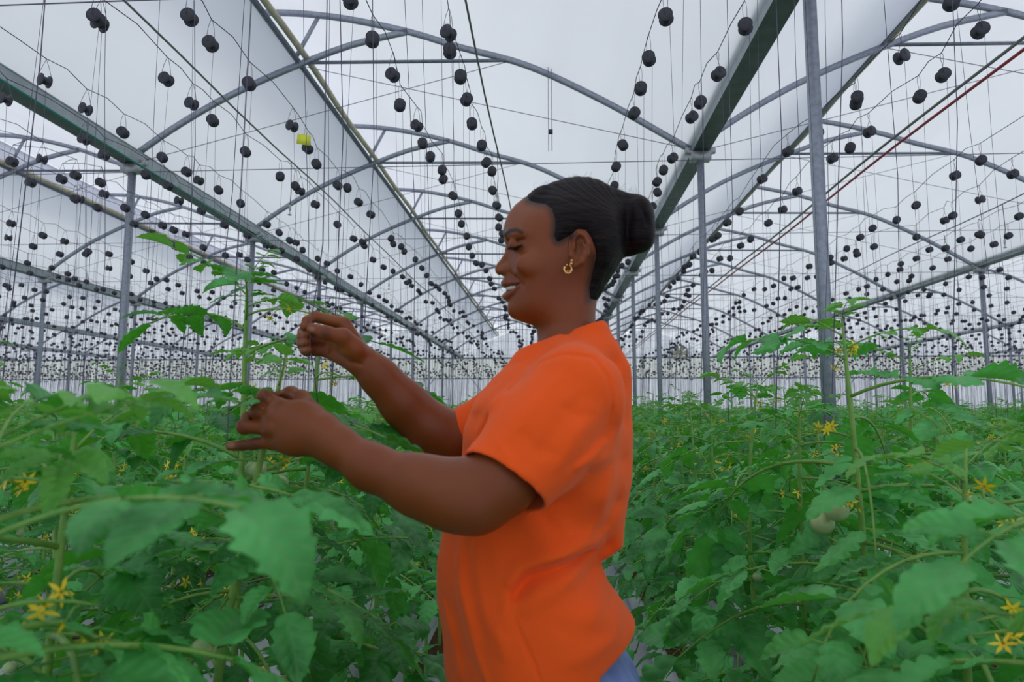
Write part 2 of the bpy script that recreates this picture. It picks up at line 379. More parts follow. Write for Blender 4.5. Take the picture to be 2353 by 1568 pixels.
# ================================================================ crop wires and twine spools
ZW = CAMH+2.30; ZS = CAMH+2.15
ROWC = [-.79, .81, 2.24, 3.98]
c = 3.98
while c < 33: c += 1.47; ROWC.append(round(c, 2))
c = -.79; ROWL = [-2.22, -3.49, -4.66, -6.4]; c = -6.4
while c > -42: c -= 1.47; ROWL.append(round(c, 2))
WIREX = []
for c in ROWC+ROWL: WIREX += [round(c-.225, 3), round(c+.225, 3)]
WIREX = [.59 if abs(x-.585) < .01 else x for x in WIREX]
NEAR = {-4.435: [(5.39, -4.34), (5.43, -4.64), (5.79, -4.33), (5.88, -4.53), (5.99, -4.23)], -3.715: [(4.3, -3.76), (5.0, -3.69), (5.33, -3.75), (5.81, -3.68), (6.12, -3.65)], -3.265: [(4.06, -3.29), (4.48, -3.31), (4.89, -3.3), (5.41, -3.29), (5.76, -3.27), (5.99, -3.28), (6.27, -3.23), (6.7, -3.21), (7.49, -3.27), (7.85, -3.27)], -2.445: [(3.39, -2.48), (3.45, -2.5), (4.09, -2.49), (4.44, -2.51), (4.72, -2.5), (5.33, -2.53), (5.93, -2.48), (6.2, -2.44), (6.35, -2.45), (6.78, -2.45), (7.54, -2.46), (8.19, -2.46), (8.35, -2.39)], -1.995: [(3.42, -1.97), (3.69, -1.99), (4.18, -1.98), (4.85, -1.95), (5.29, -1.99), (5.64, -2.04), (6.2, -2.03), (6.28, -1.96), (6.73, -1.98), (7.17, -1.97), (8.2, -1.99)], -1.015: [(3.7, -1.03), (4.12, -1.01), (4.55, -1.06), (4.9, -1.01), (5.24, -1.03), (5.53, -1.02), (5.85, -0.97), (6.09, -1.0), (6.58, -0.98), (7.19, -1.01), (7.6, -1.03), (8.15, -1.04), (8.7, -1.08)], -0.565: [(3.66, -0.58), (3.85, -0.6), (4.17, -0.58), (4.49, -0.58), (4.89, -0.59), (5.31, -0.56), (5.69, -0.56), (5.91, -0.53), (6.44, -0.57), (6.92, -0.57), (7.37, -0.58)], 0.59: [(3.57, 0.63), (4.01, 0.6), (4.4, 0.6), (4.78, 0.6), (5.37, 0.58), (5.86, 0.57), (6.37, 0.6)], 1.035: [(3.69, 1.09), (4.23, 1.07), (4.63, 1.04), (4.87, 1.03), (5.68, 1.03), (5.97, 1.0), (6.28, 0.99)], 2.015: [(3.52, 2.11), (4.08, 2.13), (4.62, 2.1), (4.71, 2.13), (5.22, 2.06), (5.59, 1.96), (6.26, 1.95), (7.29, 2.02), (7.73, 2.0), (8.31, 2.03), (8.48, 2.01), (9.18, 2.01)], 2.465: [(4.33, 2.51), (4.63, 2.52), (5.22, 2.45), (5.54, 2.44), (5.77, 2.39), (6.08, 2.39), (6.64, 2.4), (7.25, 2.46), (7.77, 2.47), (8.51, 2.48)], 3.755: [(5.89, 3.68), (6.27, 3.68), (7.18, 3.8), (7.73, 3.87)], 4.205: [(6.26, 4.18), (7.02, 4.35), (7.59, 4.4), (7.78, 4.42), (8.52, 4.49)], 5.675: [(8.52, 5.58)]}
def wire_desc(x):
    s = sorted([w for w in WIREX if w > 0]) if x > 0 else sorted([w for w in WIREX if w < 0], reverse=True)
    return f"{ordn(s.index(x))} crop wire", ("back" if x > 0 else "hands")
rs = random.Random(7)
spools = []         # (x, y, z, wire x, index along the wire)
for w in WIREX:
    near = NEAR.get(w, []); pts = [(y, x) for y, x in near]
    r = random.Random(int(w*1000)+3)
    ph = r.random()*6
    wx = lambda y: w+(.025*math.sin(y*.9+ph)+.012*math.sin(y*2.3+ph))*(1+.12*y)
    lo = min([p[0] for p in pts], default=99); hi = max([p[0] for p in pts], default=0)
    y = .45+.2*r.random()
    while y < min(lo-.25, 5.0): pts.append((round(y, 3), wx(y))); y += .36+.12*r.random()
    y = max(hi+.3, 5.0 if not pts else 0, 5.0) if not near else hi+.35
    while y < 43.6:
        pts.append((round(y, 3), wx(y))); y += .32+.32*r.random()
        if r.random() < .12: pts.append((round(y-.32, 3), wx(y)+.03))
    pts.sort()
    # the wire itself, wobbling through its hooks
    P = [(wx(Y0), Y0, ZW)]
    for i, (yy, xx) in enumerate(pts):
        P.append((xx, yy, ZW))
        if yy < 14 and i+1 < len(pts):
            m = .5*(yy+pts[i+1][0]); P.append((.5*(xx+pts[i+1][1])+.02*(r.random()-.5), m, ZW+.01+.035*r.random()))
    P.append((wx(Y1), Y1, ZW))
    vis = [p for p in P if in_view(p[0], p[1], p[2], 60)]
    if vis:
        d, side = wire_desc(w)
        o = MB().tube(P, .0028, 4).build('crop_wire', M['wire']); tag(o, f"thin black wire strung overhead along the rows, {d} on the woman's {side} side of the aisle", 'wire', 'crop wires')
        o['label'] = f"thin black overhead wire, {d} on the {side}' side of the aisle".replace("back' side", "woman's back side").replace("hands' side", "woman's hands side")
    k = 0
    for yy, xx in pts:
        zs = ZS+(0 if (yy, xx) in near else (.03+.006*yy)*(r.random()-.5)+(.05*math.sin(yy*1.1+ph) if yy > 9 else 0))
        if not (in_view(xx, yy, zs, 30) or (yy > .6 and in_view(xx, yy, 1.9, -5))): continue
        spools.append((xx, yy, zs, w, k, r.random())); k += 1
spools.sort(key=lambda s: s[0]**2+s[1]**2+2)
def spool_geo(mb, n=14):
    R = np.array([[1, 0, 0], [0, 0, 1], [0, -1, 0]])
    mb.lathe((0, 0, 0), [(.012, -.030), (.040, -.029), (.041, -.026), (.040, -.022), (.024, -.020), (.026, 0), (.024, .020), (.040, .022), (.041, .026), (.040, .029), (.012, .030)], n, R=R)
sm = MB(); spool_geo(sm, 16)
sp0 = thing('twine_spool', '', 'spool')
sm.build('reel', M['spool'], sp0, smooth=False)
hk = MB()
for s_ in (-1, 1):
    hk.tube([(s_*.004, s_*.034, 0), (s_*.008, s_*.036, .03), (s_*.012, s_*.012, .10), (s_*.008, 0, .135), (0, 0, .155)], .0016, 4)
hk.build('hook', M['hook'], sp0)
TW = []
for k in range(6):
    r = random.Random(k); dx, dy = (r.random()-.5)*.16, (r.random()-.5)*.16; zb = 1.25-ZS-.1+.2*r.random()
    s = MB().tube([(0.02, 0, -.02), (.02+dx*.3, dy*.3, zb*.3), (.02+dx*.7+.012, dy*.7, zb*.66), (dx, dy, zb)], .0013, 3, caps=False); TW.append(s.build('twine', M['twine'], sp0 if k == 0 else None))
N_IND = 300
tw_me = [t.data for t in TW]
for t in TW[1:]: bpy.data.objects.remove(t)
for i, (x, y, z, w, k, q) in enumerate(spools[:N_IND]):
    o = sp0 if i == 0 else copy_tree(sp0)
    o.location = (x, y, z); o.rotation_euler = (0, 0, (q-.5)*.9)
    for ch in o.children:
        if ch.name.startswith('twine'): ch.data = tw_me[i % 6]
    d, side = wire_desc(w)
    tag(o, f"black twine spool, {ordn(k)} along the {d} on the woman's {side} side", 'spool', 'black twine spools hanging from the crop wires')
# the many spools farther off: one object
R8 = MB(); R = np.array([[1, 0, 0], [0, 0, 1], [0, -1, 0]])
R8.lathe((0, 0, 0), [(.040, -.028), (.040, -.018), (.022, -.014), (.022, .014), (.040, .018), (.040, .028)], 8, R=R)
tv = np.array([[.003, 0, 0], [-.003, .003, 0], [-.003, -.003, 0]])
R8.m = 1
R8.add(np.vstack([tv+(0, 0, .02), tv+(0, 0, .15)]), [(0, 1, 4, 3), (1, 2, 5, 4), (2, 0, 3, 5)])
tv2 = tv*.55
V0 = np.vstack([*R8.v]); F0 = R8.f; MI0 = R8.mi; nb = len(V0)
rest = spools[N_IND:]
VV = []; FF = []; MI = []; base = 0; rr = random.Random(5)
for x, y, z, w, k, q in rest:
    a = (q-.5)*1.0; ca, sa = math.cos(a), math.sin(a)
    v = V0.copy(); v[:, :2] = V0[:, :2]@np.array([[ca, sa], [-sa, ca]]); VV.append(v+(x, y, z))
    zb = 1.2+.25*rr.random(); dx, dy = (rr.random()-.5)*.2, (rr.random()-.5)*.2
    VV.append(np.vstack([tv2*1.0+(x, y, z), tv2+(x+dx, y+dy, zb)]))
    FF += [tuple(i+base for i in f) for f in F0]+[(base+nb, base+nb+1, base+nb+4, base+nb+3), (base+nb+1, base+nb+2, base+nb+5, base+nb+4), (base+nb+2, base+nb, base+nb+3, base+nb+5)]
    MI += MI0+[1]*3; base += nb+6
me = mesh_from('twine_spools', np.vstack(VV), FF); me.materials.append(M['spool']); me.materials.append(M['twine']); me.polygons.foreach_set('material_index', MI)
tag(link('twine_spools', me), 'hundreds of small black spools with hanging twine filling the far bays', 'spools', kind='stuff')
print('spools', len(spools), 'last individual at', spools[N_IND-1][:2])
# ================================================================ tomato plants
def leaf_mat(name, c1, c2, tr, rough=.40):
    m = bpy.data.materials.new(name); m.use_nodes = True
    N = m.node_tree.nodes; L = m.node_tree.links; b = N['Principled BSDF']
    tc = N.new('ShaderNodeTexCoord'); n = N.new('ShaderNodeTexNoise'); n.inputs['Scale'].default_value = 13; n.inputs['Detail'].default_value = 3
    L.new(tc.outputs['Object'], n.inputs['Vector'])
    oi = N.new('ShaderNodeObjectInfo'); ad = N.new('ShaderNodeMath'); ad.operation = 'MULTIPLY_ADD'; ad.inputs[1].default_value = .35; ad.inputs[2].default_value = -.17
    L.new(oi.outputs['Random'], ad.inputs[0]); s2 = N.new('ShaderNodeMath'); s2.operation = 'ADD'; L.new(ad.outputs[0], s2.inputs[0]); L.new(n.outputs['Fac'], s2.inputs[1])
    r = N.new('ShaderNodeValToRGB'); r.color_ramp.elements[0].position = .34; r.color_ramp.elements[1].position = .66
    r.color_ramp.elements[0].color = (*c1, 1); r.color_ramp.elements[1].color = (*c2, 1); L.new(s2.outputs[0], r.inputs[0])
    # veins from the leaf's own coordinates: u across, v along
    uv = N.new('ShaderNodeUVMap'); sx = N.new('ShaderNodeSeparateXYZ'); L.new(uv.outputs[0], sx.inputs[0])
    au = N.new('ShaderNodeMath'); au.operation = 'ABSOLUTE'; L.new(sx.outputs[0], au.inputs[0])
    k = N.new('ShaderNodeMath'); k.operation = 'MULTIPLY_ADD'; k.inputs[1].default_value = -.28; L.new(au.outputs[0], k.inputs[0]); L.new(sx.outputs[1], k.inputs[2])
    k2 = N.new('ShaderNodeMath'); k2.operation = 'MULTIPLY'; k2.inputs[1].default_value = 40; L.new(k.outputs[0], k2.inputs[0])
    si = N.new('ShaderNodeMath'); si.operation = 'SINE'; L.new(k2.outputs[0], si.inputs[0])
    mr = N.new('ShaderNodeMapRange'); mr.inputs[1].default_value = 0; mr.inputs[2].default_value = .07; mr.inputs[3].default_value = 1; mr.inputs[4].default_value = 0; L.new(au.outputs[0], mr.inputs[0])
    mr2 = N.new('ShaderNodeMapRange'); mr2.inputs[1].default_value = .86; mr2.inputs[2].default_value = 1; L.new(si.outputs[0], mr2.inputs[0])
    mx = N.new('ShaderNodeMath'); mx.operation = 'MAXIMUM'; L.new(mr.outputs[0], mx.inputs[0]); L.new(mr2.outputs[0], mx.inputs[1])
    vf = N.new('ShaderNodeMath'); vf.operation = 'MULTIPLY'; vf.inputs[1].default_value = .35; L.new(mx.outputs[0], vf.inputs[0])
    mc = N.new('ShaderNodeMix'); mc.data_type = 'RGBA'; L.new(vf.outputs[0], mc.inputs[0]); L.new(r.outputs[0], mc.inputs[6]); mc.inputs[7].default_value = (.16, .34, .12, 1)
    L.new(mc.outputs[2], b.inputs['Base Color']); b.inputs['Roughness'].default_value = rough; b.inputs['Specular IOR Level'].default_value = .42
    bp = N.new('ShaderNodeBump'); bp.inputs['Strength'].default_value = .35; bp.inputs['Distance'].default_value = .0012; L.new(si.outputs[0], bp.inputs['Height']); L.new(bp.outputs[0], b.inputs['Normal'])
    t = N.new('ShaderNodeBsdfTranslucent'); t.inputs[0].default_value = (*tr, 1)
    a = N.new('ShaderNodeMixShader'); a.inputs[0].default_value = .24; L.new(b.outputs[0], a.inputs[1]); L.new(t.outputs[0], a.inputs[2]); L.new(a.outputs[0], N['Material Output'].inputs[0])
    return m
M['leaf'] = leaf_mat('tomato_leaf', (.013, .145, .026), (.11, .50, .13), (.16, .76, .03))
M['leaf_young'] = leaf_mat('tomato_leaf_young', (.08, .34, .05), (.17, .50, .09), (.28, .75, .06))
M['stem'] = mat('tomato_stem', (.13, .33, .05), .45, var=(.24, .44, .08), vscale=30, bump=.2, bscale=300)
M['petal'] = mat('tomato_petal', (.92, .78, .02), .5, var=(.95, .68, .02), vscale=60)
M['fruit'] = mat('green_tomato', (.34, .50, .19), .25, var=(.45, .58, .30), vscale=15)
def leaflet(rg, L, Wd, nr=11, teeth=5, hi=False):
    """one serrated, folded, drooping blade along +x; returns verts, faces, uv"""
    nr = 22 if hi else nr
    t = np.linspace(0, 1, nr); ph = rg.random()
    base = np.sin(np.pi*t**.72)**.85
    saw = ((t*teeth+ph) % 1.0)
    w = Wd*base*(1-(.34 if hi else .46)*saw**1.3*(t > .08)*(t < .96)*(.7+.5*rg.random()))
    w[0] = .02*Wd; w[-1] = .0
    fold = .2+.6*rg.random(); droop = rg.uniform(.15, 1.1); side = rg.uniform(-.35, .35); curl = rg.uniform(.0, .5)
    ang = -droop*t**1.3; dx = np.cos(ang); dz = np.sin(ang)
    x = np.concatenate([[0], np.cumsum((dx[1:]+dx[:-1])/2)])*L/(nr-1); z = np.concatenate([[0], np.cumsum((dz[1:]+dz[:-1])/2)])*L/(nr-1)
    us = np.array([-1, -.55, 0, .55, 1.]) if not hi else np.array([-1, -.75, -.4, 0, .4, .75, 1.])
    V = []; UV = []; nx = -np.sin(ang); nz = np.cos(ang)
    for i in range(nr):
        for u in us:
            au = abs(u); h = fold*w[i]*au-curl*w[i]*au**3*1.3+.035*L*math.sin(t[i]*teeth*6.28+u*2+ph*6)*au*.55
            V.append((x[i]+h*nx[i]+ (saw[i]*.03*L*au), u*w[i]*math.cos(fold*.6)+side*L*t[i]**2*.5, z[i]+h*nz[i])); UV.append((u*w[i]/Wd*1.0, t[i]))
    c = len(us)
    F = [(i*c+j, i*c+j+1, (i+1)*c+j+1, (i+1)*c+j) for i in range(nr-1) for j in range(c-1)]
    return np.array(V), F, np.array(UV)
def rotz(a): c, s = math.cos(a), math.sin(a); return np.array([[c, -s, 0], [s, c, 0], [0, 0, 1]])
def roty(a): c, s = math.cos(a), math.sin(a); return np.array([[c, 0, s], [0, 1, 0], [-s, 0, c]])
def rotx(a): c, s = math.cos(a), math.sin(a); return np.array([[1, 0, 0], [0, c, -s], [0, s, c]])
def compound(rg, L, young=0., hi=False, lod=0):
    """a whole leaf: midrib with paired leaflets; returns (rib points, rib radii), blades"""
    n = 10; el = rg.uniform(-.1, .45)*(1-young)+young*rg.uniform(.5, 1.1); dr = rg.uniform(.7, 1.5)*(1-.7*young)
    P = [np.zeros(3)]; a = el; sw = rg.uniform(-.4, .4)
    D = []
    for i in range(n):
        d = np.array([math.cos(a)*math.cos(sw*i/n), math.cos(a)*math.sin(sw*i/n), math.sin(a)]); D.append(d); P.append(P[-1]+d*L/n); a -= dr/n
    P = np.array(P); D.append(D[-1]); B = []
    def at(t): k = min(int(t*n), n-1); return P[k]+(P[k+1]-P[k])*(t*n-k), D[k]
    def put(t, ang, l, tee):
        p, d = at(t); az = math.atan2(d[1], d[0]); e = math.asin(max(-1, min(1, d[2])))
        v, f, uv = leaflet(rg, l, l*rg.uniform(.27, .40), 8 if lod else 11, tee, hi)
        Rm = rotz(az+ang)@roty(-e*math.cos(ang)*.8+rg.uniform(-.25, .3))@rotx(rg.uniform(-.45, .45)+(.25 if ang > 0 else -.25 if ang < 0 else 0))
        st = np.array([math.cos(az+ang), math.sin(az+ang), 0])*.05*L*(abs(ang) > .1)
        B.append((v@Rm.T+p+st, f, uv, p, p+st))
    put(.98, 0, L*rg.uniform(.33, .42), 5)
    for t, s in ((.8, .30), (.58, .33), (.36, .27)):
        for sg in (-1, 1):
            if rg.random() < .93: put(t+rg.uniform(-.03, .03), sg*rg.uniform(.85, 1.25), L*s*rg.uniform(.8, 1.1), 5)
    if not lod:
        for t in (.69, .47, .27):
            for sg in (-1, 1):
                if rg.random() < .7: put(t+rg.uniform(-.02, .02), sg*rg.uniform(.9, 1.5), L*rg.uniform(.07, .12), 2)
    return P, B
def flower(mb, c, d, s, rg):
    """yellow star: five to six narrow swept-back petals and a cone, facing d"""
    d = np.array(d, float); d /= np.linalg.norm(d); a = np.cross(d, [0, .3, 1]); a /= np.linalg.norm(a)+1e-9; b = np.cross(d, a)
    mb.m = 1
    k = 6 if rg.random() < .5 else 5; back = rg.uniform(-.3, .5)
    for i in range(k):
        t = i*2*math.pi/k+rg.uniform(-.1, .1); r = math.cos(t)*a+math.sin(t)*b; q = np.cross(d, r)
        pts = [c+r*s*.12-q*s*.10, c+r*s*.12+q*s*.10, c+r*s*.55+q*s*.15-d*s*.05*back, c+r*s*.55-q*s*.15-d*s*.05*back, c+r*s*.55-d*s*.02, c+r*s*1.0-d*s*.7*back]
        mb.add(pts, [(0, 1, 2, 4), (0, 4, 3), (3, 4, 5), (4, 2, 5)])
    e = np.array([math.cos(0)*a])  # cone
    ring = [c+.13*s*(math.cos(t)*a+math.sin(t)*b) for t in np.linspace(0, 2*math.pi, 6, endpoint=False)]
    mb.add(ring+[c+d*s*.62], [(i, (i+1) % 6, 6) for i in range(6)]); mb.m = 0
def truss_flowers(rg, n, s=.0155, up=True):
    mb = MB(); L = rg.uniform(.09, .15); az = rg.uniform(0, 6.28); P = []
    for i in range(6):
        t = i/5; P.append((L*t*math.cos(az+.4*t), L*t*math.sin(az+.4*t), (.05*t-.05*t*t) if up else -.03*t))
    mb.tube(P, np.linspace(.0028, .0014, 6), 5); P = np.array(P)
    for i in range(n):
        t = .45+.55*(i+rg.random()*.6)/n; p = P[min(int(t*5), 4)]*(1-(t*5) % 1)+P[min(int(t*5)+1, 5)]*((t*5) % 1)
        q = p+np.array([rg.uniform(-.025, .025), rg.uniform(-.025, .025), rg.uniform(-.03, .02)])
        mb.tube([p, (p+q)/2+(0, 0, .006), q], .0011, 4); dd = q-p+np.array([0, 0, -.012]); flower(mb, q, dd, s*rg.uniform(.8, 1.2), rg)
    return mb
def make_plant(seed, H, hi=False, lean=(0, 0), keep=None, nfl=2, nfr=2, stretch=1.0, bare=.40):
    """stem, foliage, flower trusses and green tomatoes of one plant, origin at the ground"""
    rg = random.Random(seed)
    wob = [rg.uniform(-.045, .045) for _ in range(8)]
    def sp(z):
        t = z/H; return np.array([lean[0]*t*t+wob[0]*math.sin(t*4+wob[2]*60)*t, lean[1]*t*t+wob[1]*math.sin(t*5+wob[3]*60)*t, z])
    root = thing('tomato_plant', '', 'tomato plant')
    zz = np.linspace(0, H, 22); st = MB(); st.tube([sp(z) for z in zz], np.interp(zz/H, [0, .6, .9, 1], [.0075, .0065, .0045, .002]), 8)
    fo = MB(); az = rg.uniform(0, 6.28); z = bare*H; step = .050
    while z < H-.005:
        top = H-z
        L = np.interp(top, [0, .04, .12, .3, .6, 1.2], [.07, .14, .25, .35, .38, .33])*rg.uniform(.85, 1.15)*stretch
        young = float(np.interp(top, [0, .06, .16], [1, .6, 0])); az += 2.4+rg.uniform(-.3, .3)
        P, B = compound(rg, L, young, hi)
        Rm = rotz(az); p0 = sp(z)
        ok = keep is None
        for tr in range(0 if ok else 14):
            if keep(p0+Rm@P[0], p0+Rm@P[4], p0+Rm@P[8], p0+Rm@P[-1]+Rm@(P[-1]-P[-2])*2): ok = True; break
            az += 2.1; Rm = rotz(az)
            if tr % 4 == 3: L *= .75; P, B = compound(rg, L, young, hi)
        if ok:
            rad = max(.0035*L/.35, .0012)
            st.tube([p0+Rm@p for p in P], np.linspace(rad*1.1, rad*.45, len(P)), 5)
            fo.m = 1 if young > .55 else 0
            for v, f, uv, a, b in B: fo.add(v@Rm.T+p0, f, uv)
            for v, f, uv, a, b in B:
                if np.linalg.norm(b-a) > .004: st.tube([p0+Rm@a, p0+Rm@b+(0, 0, .002)], rad*.4, 4, caps=False)
        z += step*rg.uniform(.75, 1.2)*(1 if top > .12 else .45)
    st.build('stem', M['stem'], root, True)
    if fo.v: fo.build('foliage', [M['leaf'], M['leaf_young']], root, True)
    for i in range(nfl):
        z = H-(.07+.14*i+.05*rg.random())
        if keep is not None and not all(keep.f(sp(z), sp(z)+(.13*math.cos(t_), .13*math.sin(t_), dz_)) for t_ in range(6) for dz_ in (-.03, .03)): continue
        f = truss_flowers(rg, rg.randint(3, 5)).build('flower_truss', [M['stem'], M['petal']], root); f.location = sp(z)
    for i in range(nfr):
        z = H-rg.uniform(.35, .62); a = rg.uniform(0, 6.28); c = sp(z)+np.array([math.cos(a)*.05, math.sin(a)*.05, -.02])
        if keep is not None and not keep.f(sp(z), c, c+(0, -.05, 0)): continue
        r = rg.uniform(.014, .024)
        for j in range(rg.randint(1, 2)):
            cc = c+np.array([rg.uniform(-.03, .03), rg.uniform(-.03, .03), -.03*j]); s = MB()
            prof = [(r*math.sin(math.pi*q/8)+1e-4, -r*.9*math.cos(math.pi*q/8)) for q in range(9)]
            s.lathe(cc, prof, 14); s.m = 1; s.tube([cc+(0, 0, r*.9), cc+(0, 0, r*1.5), sp(z)+(0, 0, .03)], .0016, 4)
            for q in range(5): s.add([cc+(0, 0, r*.92), cc+(math.cos(q*1.257)*r*.7, math.sin(q*1.257)*r*.7, r*.98), cc+(math.cos(q*1.257+.35)*r*.3, math.sin(q*1.257+.35)*r*.3, r*.95)], [(0, 1, 2)])
            s.build('tomato', [M['fruit'], M['stem']], root, True)
    return root
LINES = sorted({w for w in WIREX})
spots = []
for w in LINES:
    r = random.Random(int(w*777)); y = .42+.3*r.random()
    while y < 43.2:
        h = 1.17+.22*r.random()**1.5+(.12 if r.random() < .13 else 0)
        if any(in_view(w, y, z, 160) for z in (.3, .8, 1.3)): spots.append([w, y, h, r.random()])
        y += .38+.06*r.random()
HERO = {}
ROWX = lambda side: .59 if side > 0 else -.565
ARM_N = [(1150, 1110, .90), (1092, 1142, .90), (960, 1115, .91), (850, 1073, .92), (735, 1000, .935), (620, 975, .94), (540, 1020, .935)]
ARM_F = [(1120, 1005, 1.26), (1035, 1012, 1.25), (925, 925, 1.22), (838, 832, 1.19), (715, 770, 1.17)]
def seg_d(p, Q):
    b = 1e9
    for i in range(len(Q)-1):
        a, c = Q[i], Q[i+1]; ab = c-a; t = min(1, max(0, (p-a)@ab/(ab@ab))); b = min(b, np.linalg.norm(p-a-t*ab))
    return b
A3 = [[np.array(at_y(*q)) for q in A_] for A_ in (ARM_N, ARM_F)]; A2 = [[np.array(q[:2], float) for q in A_] for A_ in (ARM_N, ARM_F)]
def clear_person(base, *pts):      # no leaf grows through the woman's arms or body, none hides them
    for p in pts:
        if p is None: continue
        if -.14 < p[0] < .25 and .82 < p[1] < 1.40: return False
        if seg_d(p, A3[0]) < .07 or seg_d(p, A3[1]) < .07: return False
        a, b, w = pj(*p)
        if w < .1: continue
        q = np.array([a, b])
        if p[1] < .96 and seg_d(q, A2[0]) < 95: return False
        if p[1] < 1.22 and seg_d(q, A2[1]) < 60: return False
        if p[1] < .98 and 1010 < a < 1490: return False
    return True
def keeper(x, y, r=.24, top=None):
    o = np.array([x, y, 0.]); cm = np.array([0, 0, CAMH])
    def k(*P):
        P = [p+o for p in P]
        if top and P[0][2] > top:
            Q = [pj(*p) for p in P]; return all(q[1] < 880 for q in Q[1:]) and all(seg_d(np.array(q[:2]), A2[1]) > 55 for q in Q) and all(np.linalg.norm(p-cm) > .5 for p in P)
        return clear_person(*P[1:]) and all(np.linalg.norm(p-cm) > r for p in P)
    def plain(*P):
        P = [p+o for p in P]; return clear_person(*P) and clear_person(None, P[0]) and all(np.linalg.norm(p-cm) > r for p in P)
    k.f = plain
    return k
heroes = [  # x, y, height, seed, lean, label
    (-.61, 1.32, 1.54, 11, (.0, .0), "tall flowering tomato plant reaching highest beside the woman's raised hand", 6),
    (-.52, .98, 1.36, 5, (.13, .0), "tomato plant whose top shoot the woman holds between her fingers", 2),
    (-.42, .50, 1.26, 52, (.0, .0), 'low blurred tomato plant closest to the lens with huge soft leaves', 1),
    (-.62, 1.62, 1.47, 63, (.05, .0), "tall tomato plant just behind the tallest one near her raised hand", 3),
    (.50, .56, 1.14, 57, (.0, .0), "low tomato plant closest to the lens behind the woman's back", 1),
    (-.56, .62, 1.30, 21, (.0, .02), 'blurred leafy tomato plant nearest the camera on the side she works at', 2),
    (-.60, .80, 1.26, 34, (.02, .0), "leafy tomato plant below the woman's reaching forearm, next to the blurred one", 2),
    (.61, 1.42, 1.46, 8, (.0, .0), "tall flowering tomato plant standing highest behind the woman's back", 3),
    (.585, .78, 1.27, 19, (.03, .0), "broad-leaved tomato plant nearest the camera behind the woman's back", 2),
    (.60, 1.05, 1.22, 27, (.0, .0), "tomato plant with large drooping leaves between the nearest and the tallest plants", 2),
    (.60, 2.07, 1.36, 31, (.0, .0), "flowering tomato plant two places past the tallest one, along the aisle", 2),
    (1.035, 2.05, 1.44, 40, (.0, .0), "tomato plant with upright top one line beyond the tallest plant behind the woman", 2),
]
for (x, y, h, sd, ln, lab, nf) in heroes:
    kp = keeper(x, y, top=1.318 if sd == 5 else None)
    o = make_plant(sd, h, hi=True, lean=ln, keep=kp, nfl=nf, nfr=1, stretch=.75 if sd == 5 else 1.15 if y < 1.45 else 1.05); o.location = (x, y, 0); tag(o, lab, 'tomato plant', 'tomato plants in rows')
def near_hero(x, y): return any(abs(x-a[0]) < .12 and abs(y-a[1]) < (.2) for a in heroes)
spots = [s for s in spots if not near_hero(s[0], s[1])]
spots.sort(key=lambda s: s[0]**2+s[1]**2)
variants = []
for k in range(12):
    v = make_plant(100+k, 1.28, hi=False, nfl=2+k % 3, nfr=k % 3); variants.append(v)
uniq = 0; cnt = 0; vused = set(); counts = {}
N_PL = 300-len(heroes)
for i, (x, y, h, q) in enumerate(spots[:N_PL]):
    if y < 1.75 and abs(x) < .7:      # beside the woman: own plants, leaves cleared from her arms
        kp = keeper(x, y)
        o = make_plant(500+i, h, hi=True, keep=kp, nfl=2, nfr=1)
    else:
        k = int(q*97) % 12
        if k not in vused: o = variants[k]; vused.add(k)
        else: o = copy_tree(variants[k])
        o.scale = (1.0, 1.0, h/1.28); o.rotation_euler = (0, 0, (q*53 % 1)*6.28)
    o.location = (x, y, 0)
    d, side = wire_desc(x); n = counts.get(x, 0); counts[x] = n+1
    tag(o, f"tomato plant, {ordn(n)} from the camera under the {d} on the woman's {side} side", 'tomato plant', 'tomato plants in rows')
for k in range(12):
    if k not in vused:
        for c in list(variants[k].children): bpy.data.objects.remove(c)
        bpy.data.objects.remove(variants[k])
# the rest of the crop, too many to tell apart: one object
rest = spots[N_PL:]
rg = random.Random(3); LV = []
for k in range(10):
    P, B = compound(random.Random(k), .3, 0, False, 1); mb = MB()
    for v, f, uv, a, b in B:                     # every third row of the blade is enough out there
        v5 = v.reshape(-1, 5, 3); sel = v5[[0, 2, 4, 6, 7]][:, [0, 2, 4]].reshape(-1, 3)
        mb.add(sel, [(r_*3+c_, r_*3+c_+1, r_*3+c_+4, r_*3+c_+3) for r_ in range(4) for c_ in range(2)])
    LV.append((np.vstack(mb.v), np.array(mb.f)))
VV = []; FF = []; base = 0; MI = []
for x, y, h, q in rest:
    nl = 11 if y < 20 else 7
    for j in range(nl):
        v, f = LV[rg.randrange(10)]; t = j/nl
        z = h-.02-(.5 if y > 20 else .75)*t*t; s = (.45+.6*min(1, t*2.2))*rg.uniform(.85, 1.25); a = rg.uniform(0, 6.28); e = (.7-1.2*t)
        w = (v*s)@(rotz(a)@roty(-max(e, 0))).T+(x+rg.uniform(-.05, .05), y+rg.uniform(-.05, .05), z)
        VV.append(w); FF.append(f+base); MI.append(np.full(len(f), 1 if j < 2 else 0)); base += len(w)
    if q*31 % 1 < .3:
        for j in range(2):
            c = np.array([x+rg.uniform(-.15, .15), y+rg.uniform(-.15, .15), h-rg.uniform(0, .2)]); s = .014
            VV.append(c+np.array([[-s, 0, -s], [s, 0, -s], [s, .004, s], [-s, .004, s]])); FF.append(np.array([[0, 1, 2, 3]])+base); MI.append(np.array([2])); base += 4
me = mesh_from('tomato_crop', np.vstack(VV), np.vstack(FF), True)
for m_ in ('leaf', 'leaf_young', 'petal'): me.materials.append(M[m_])
me.polygons.foreach_set('material_index', np.concatenate(MI).astype(np.int32))
tag(link('tomato_crop', me), 'dense far rows of tomato plants stretching to the end wall', 'crop', kind='stuff')
print('plants', len(spots), 'last', spots[N_PL-1][:2], 'crop faces', len(me.polygons))
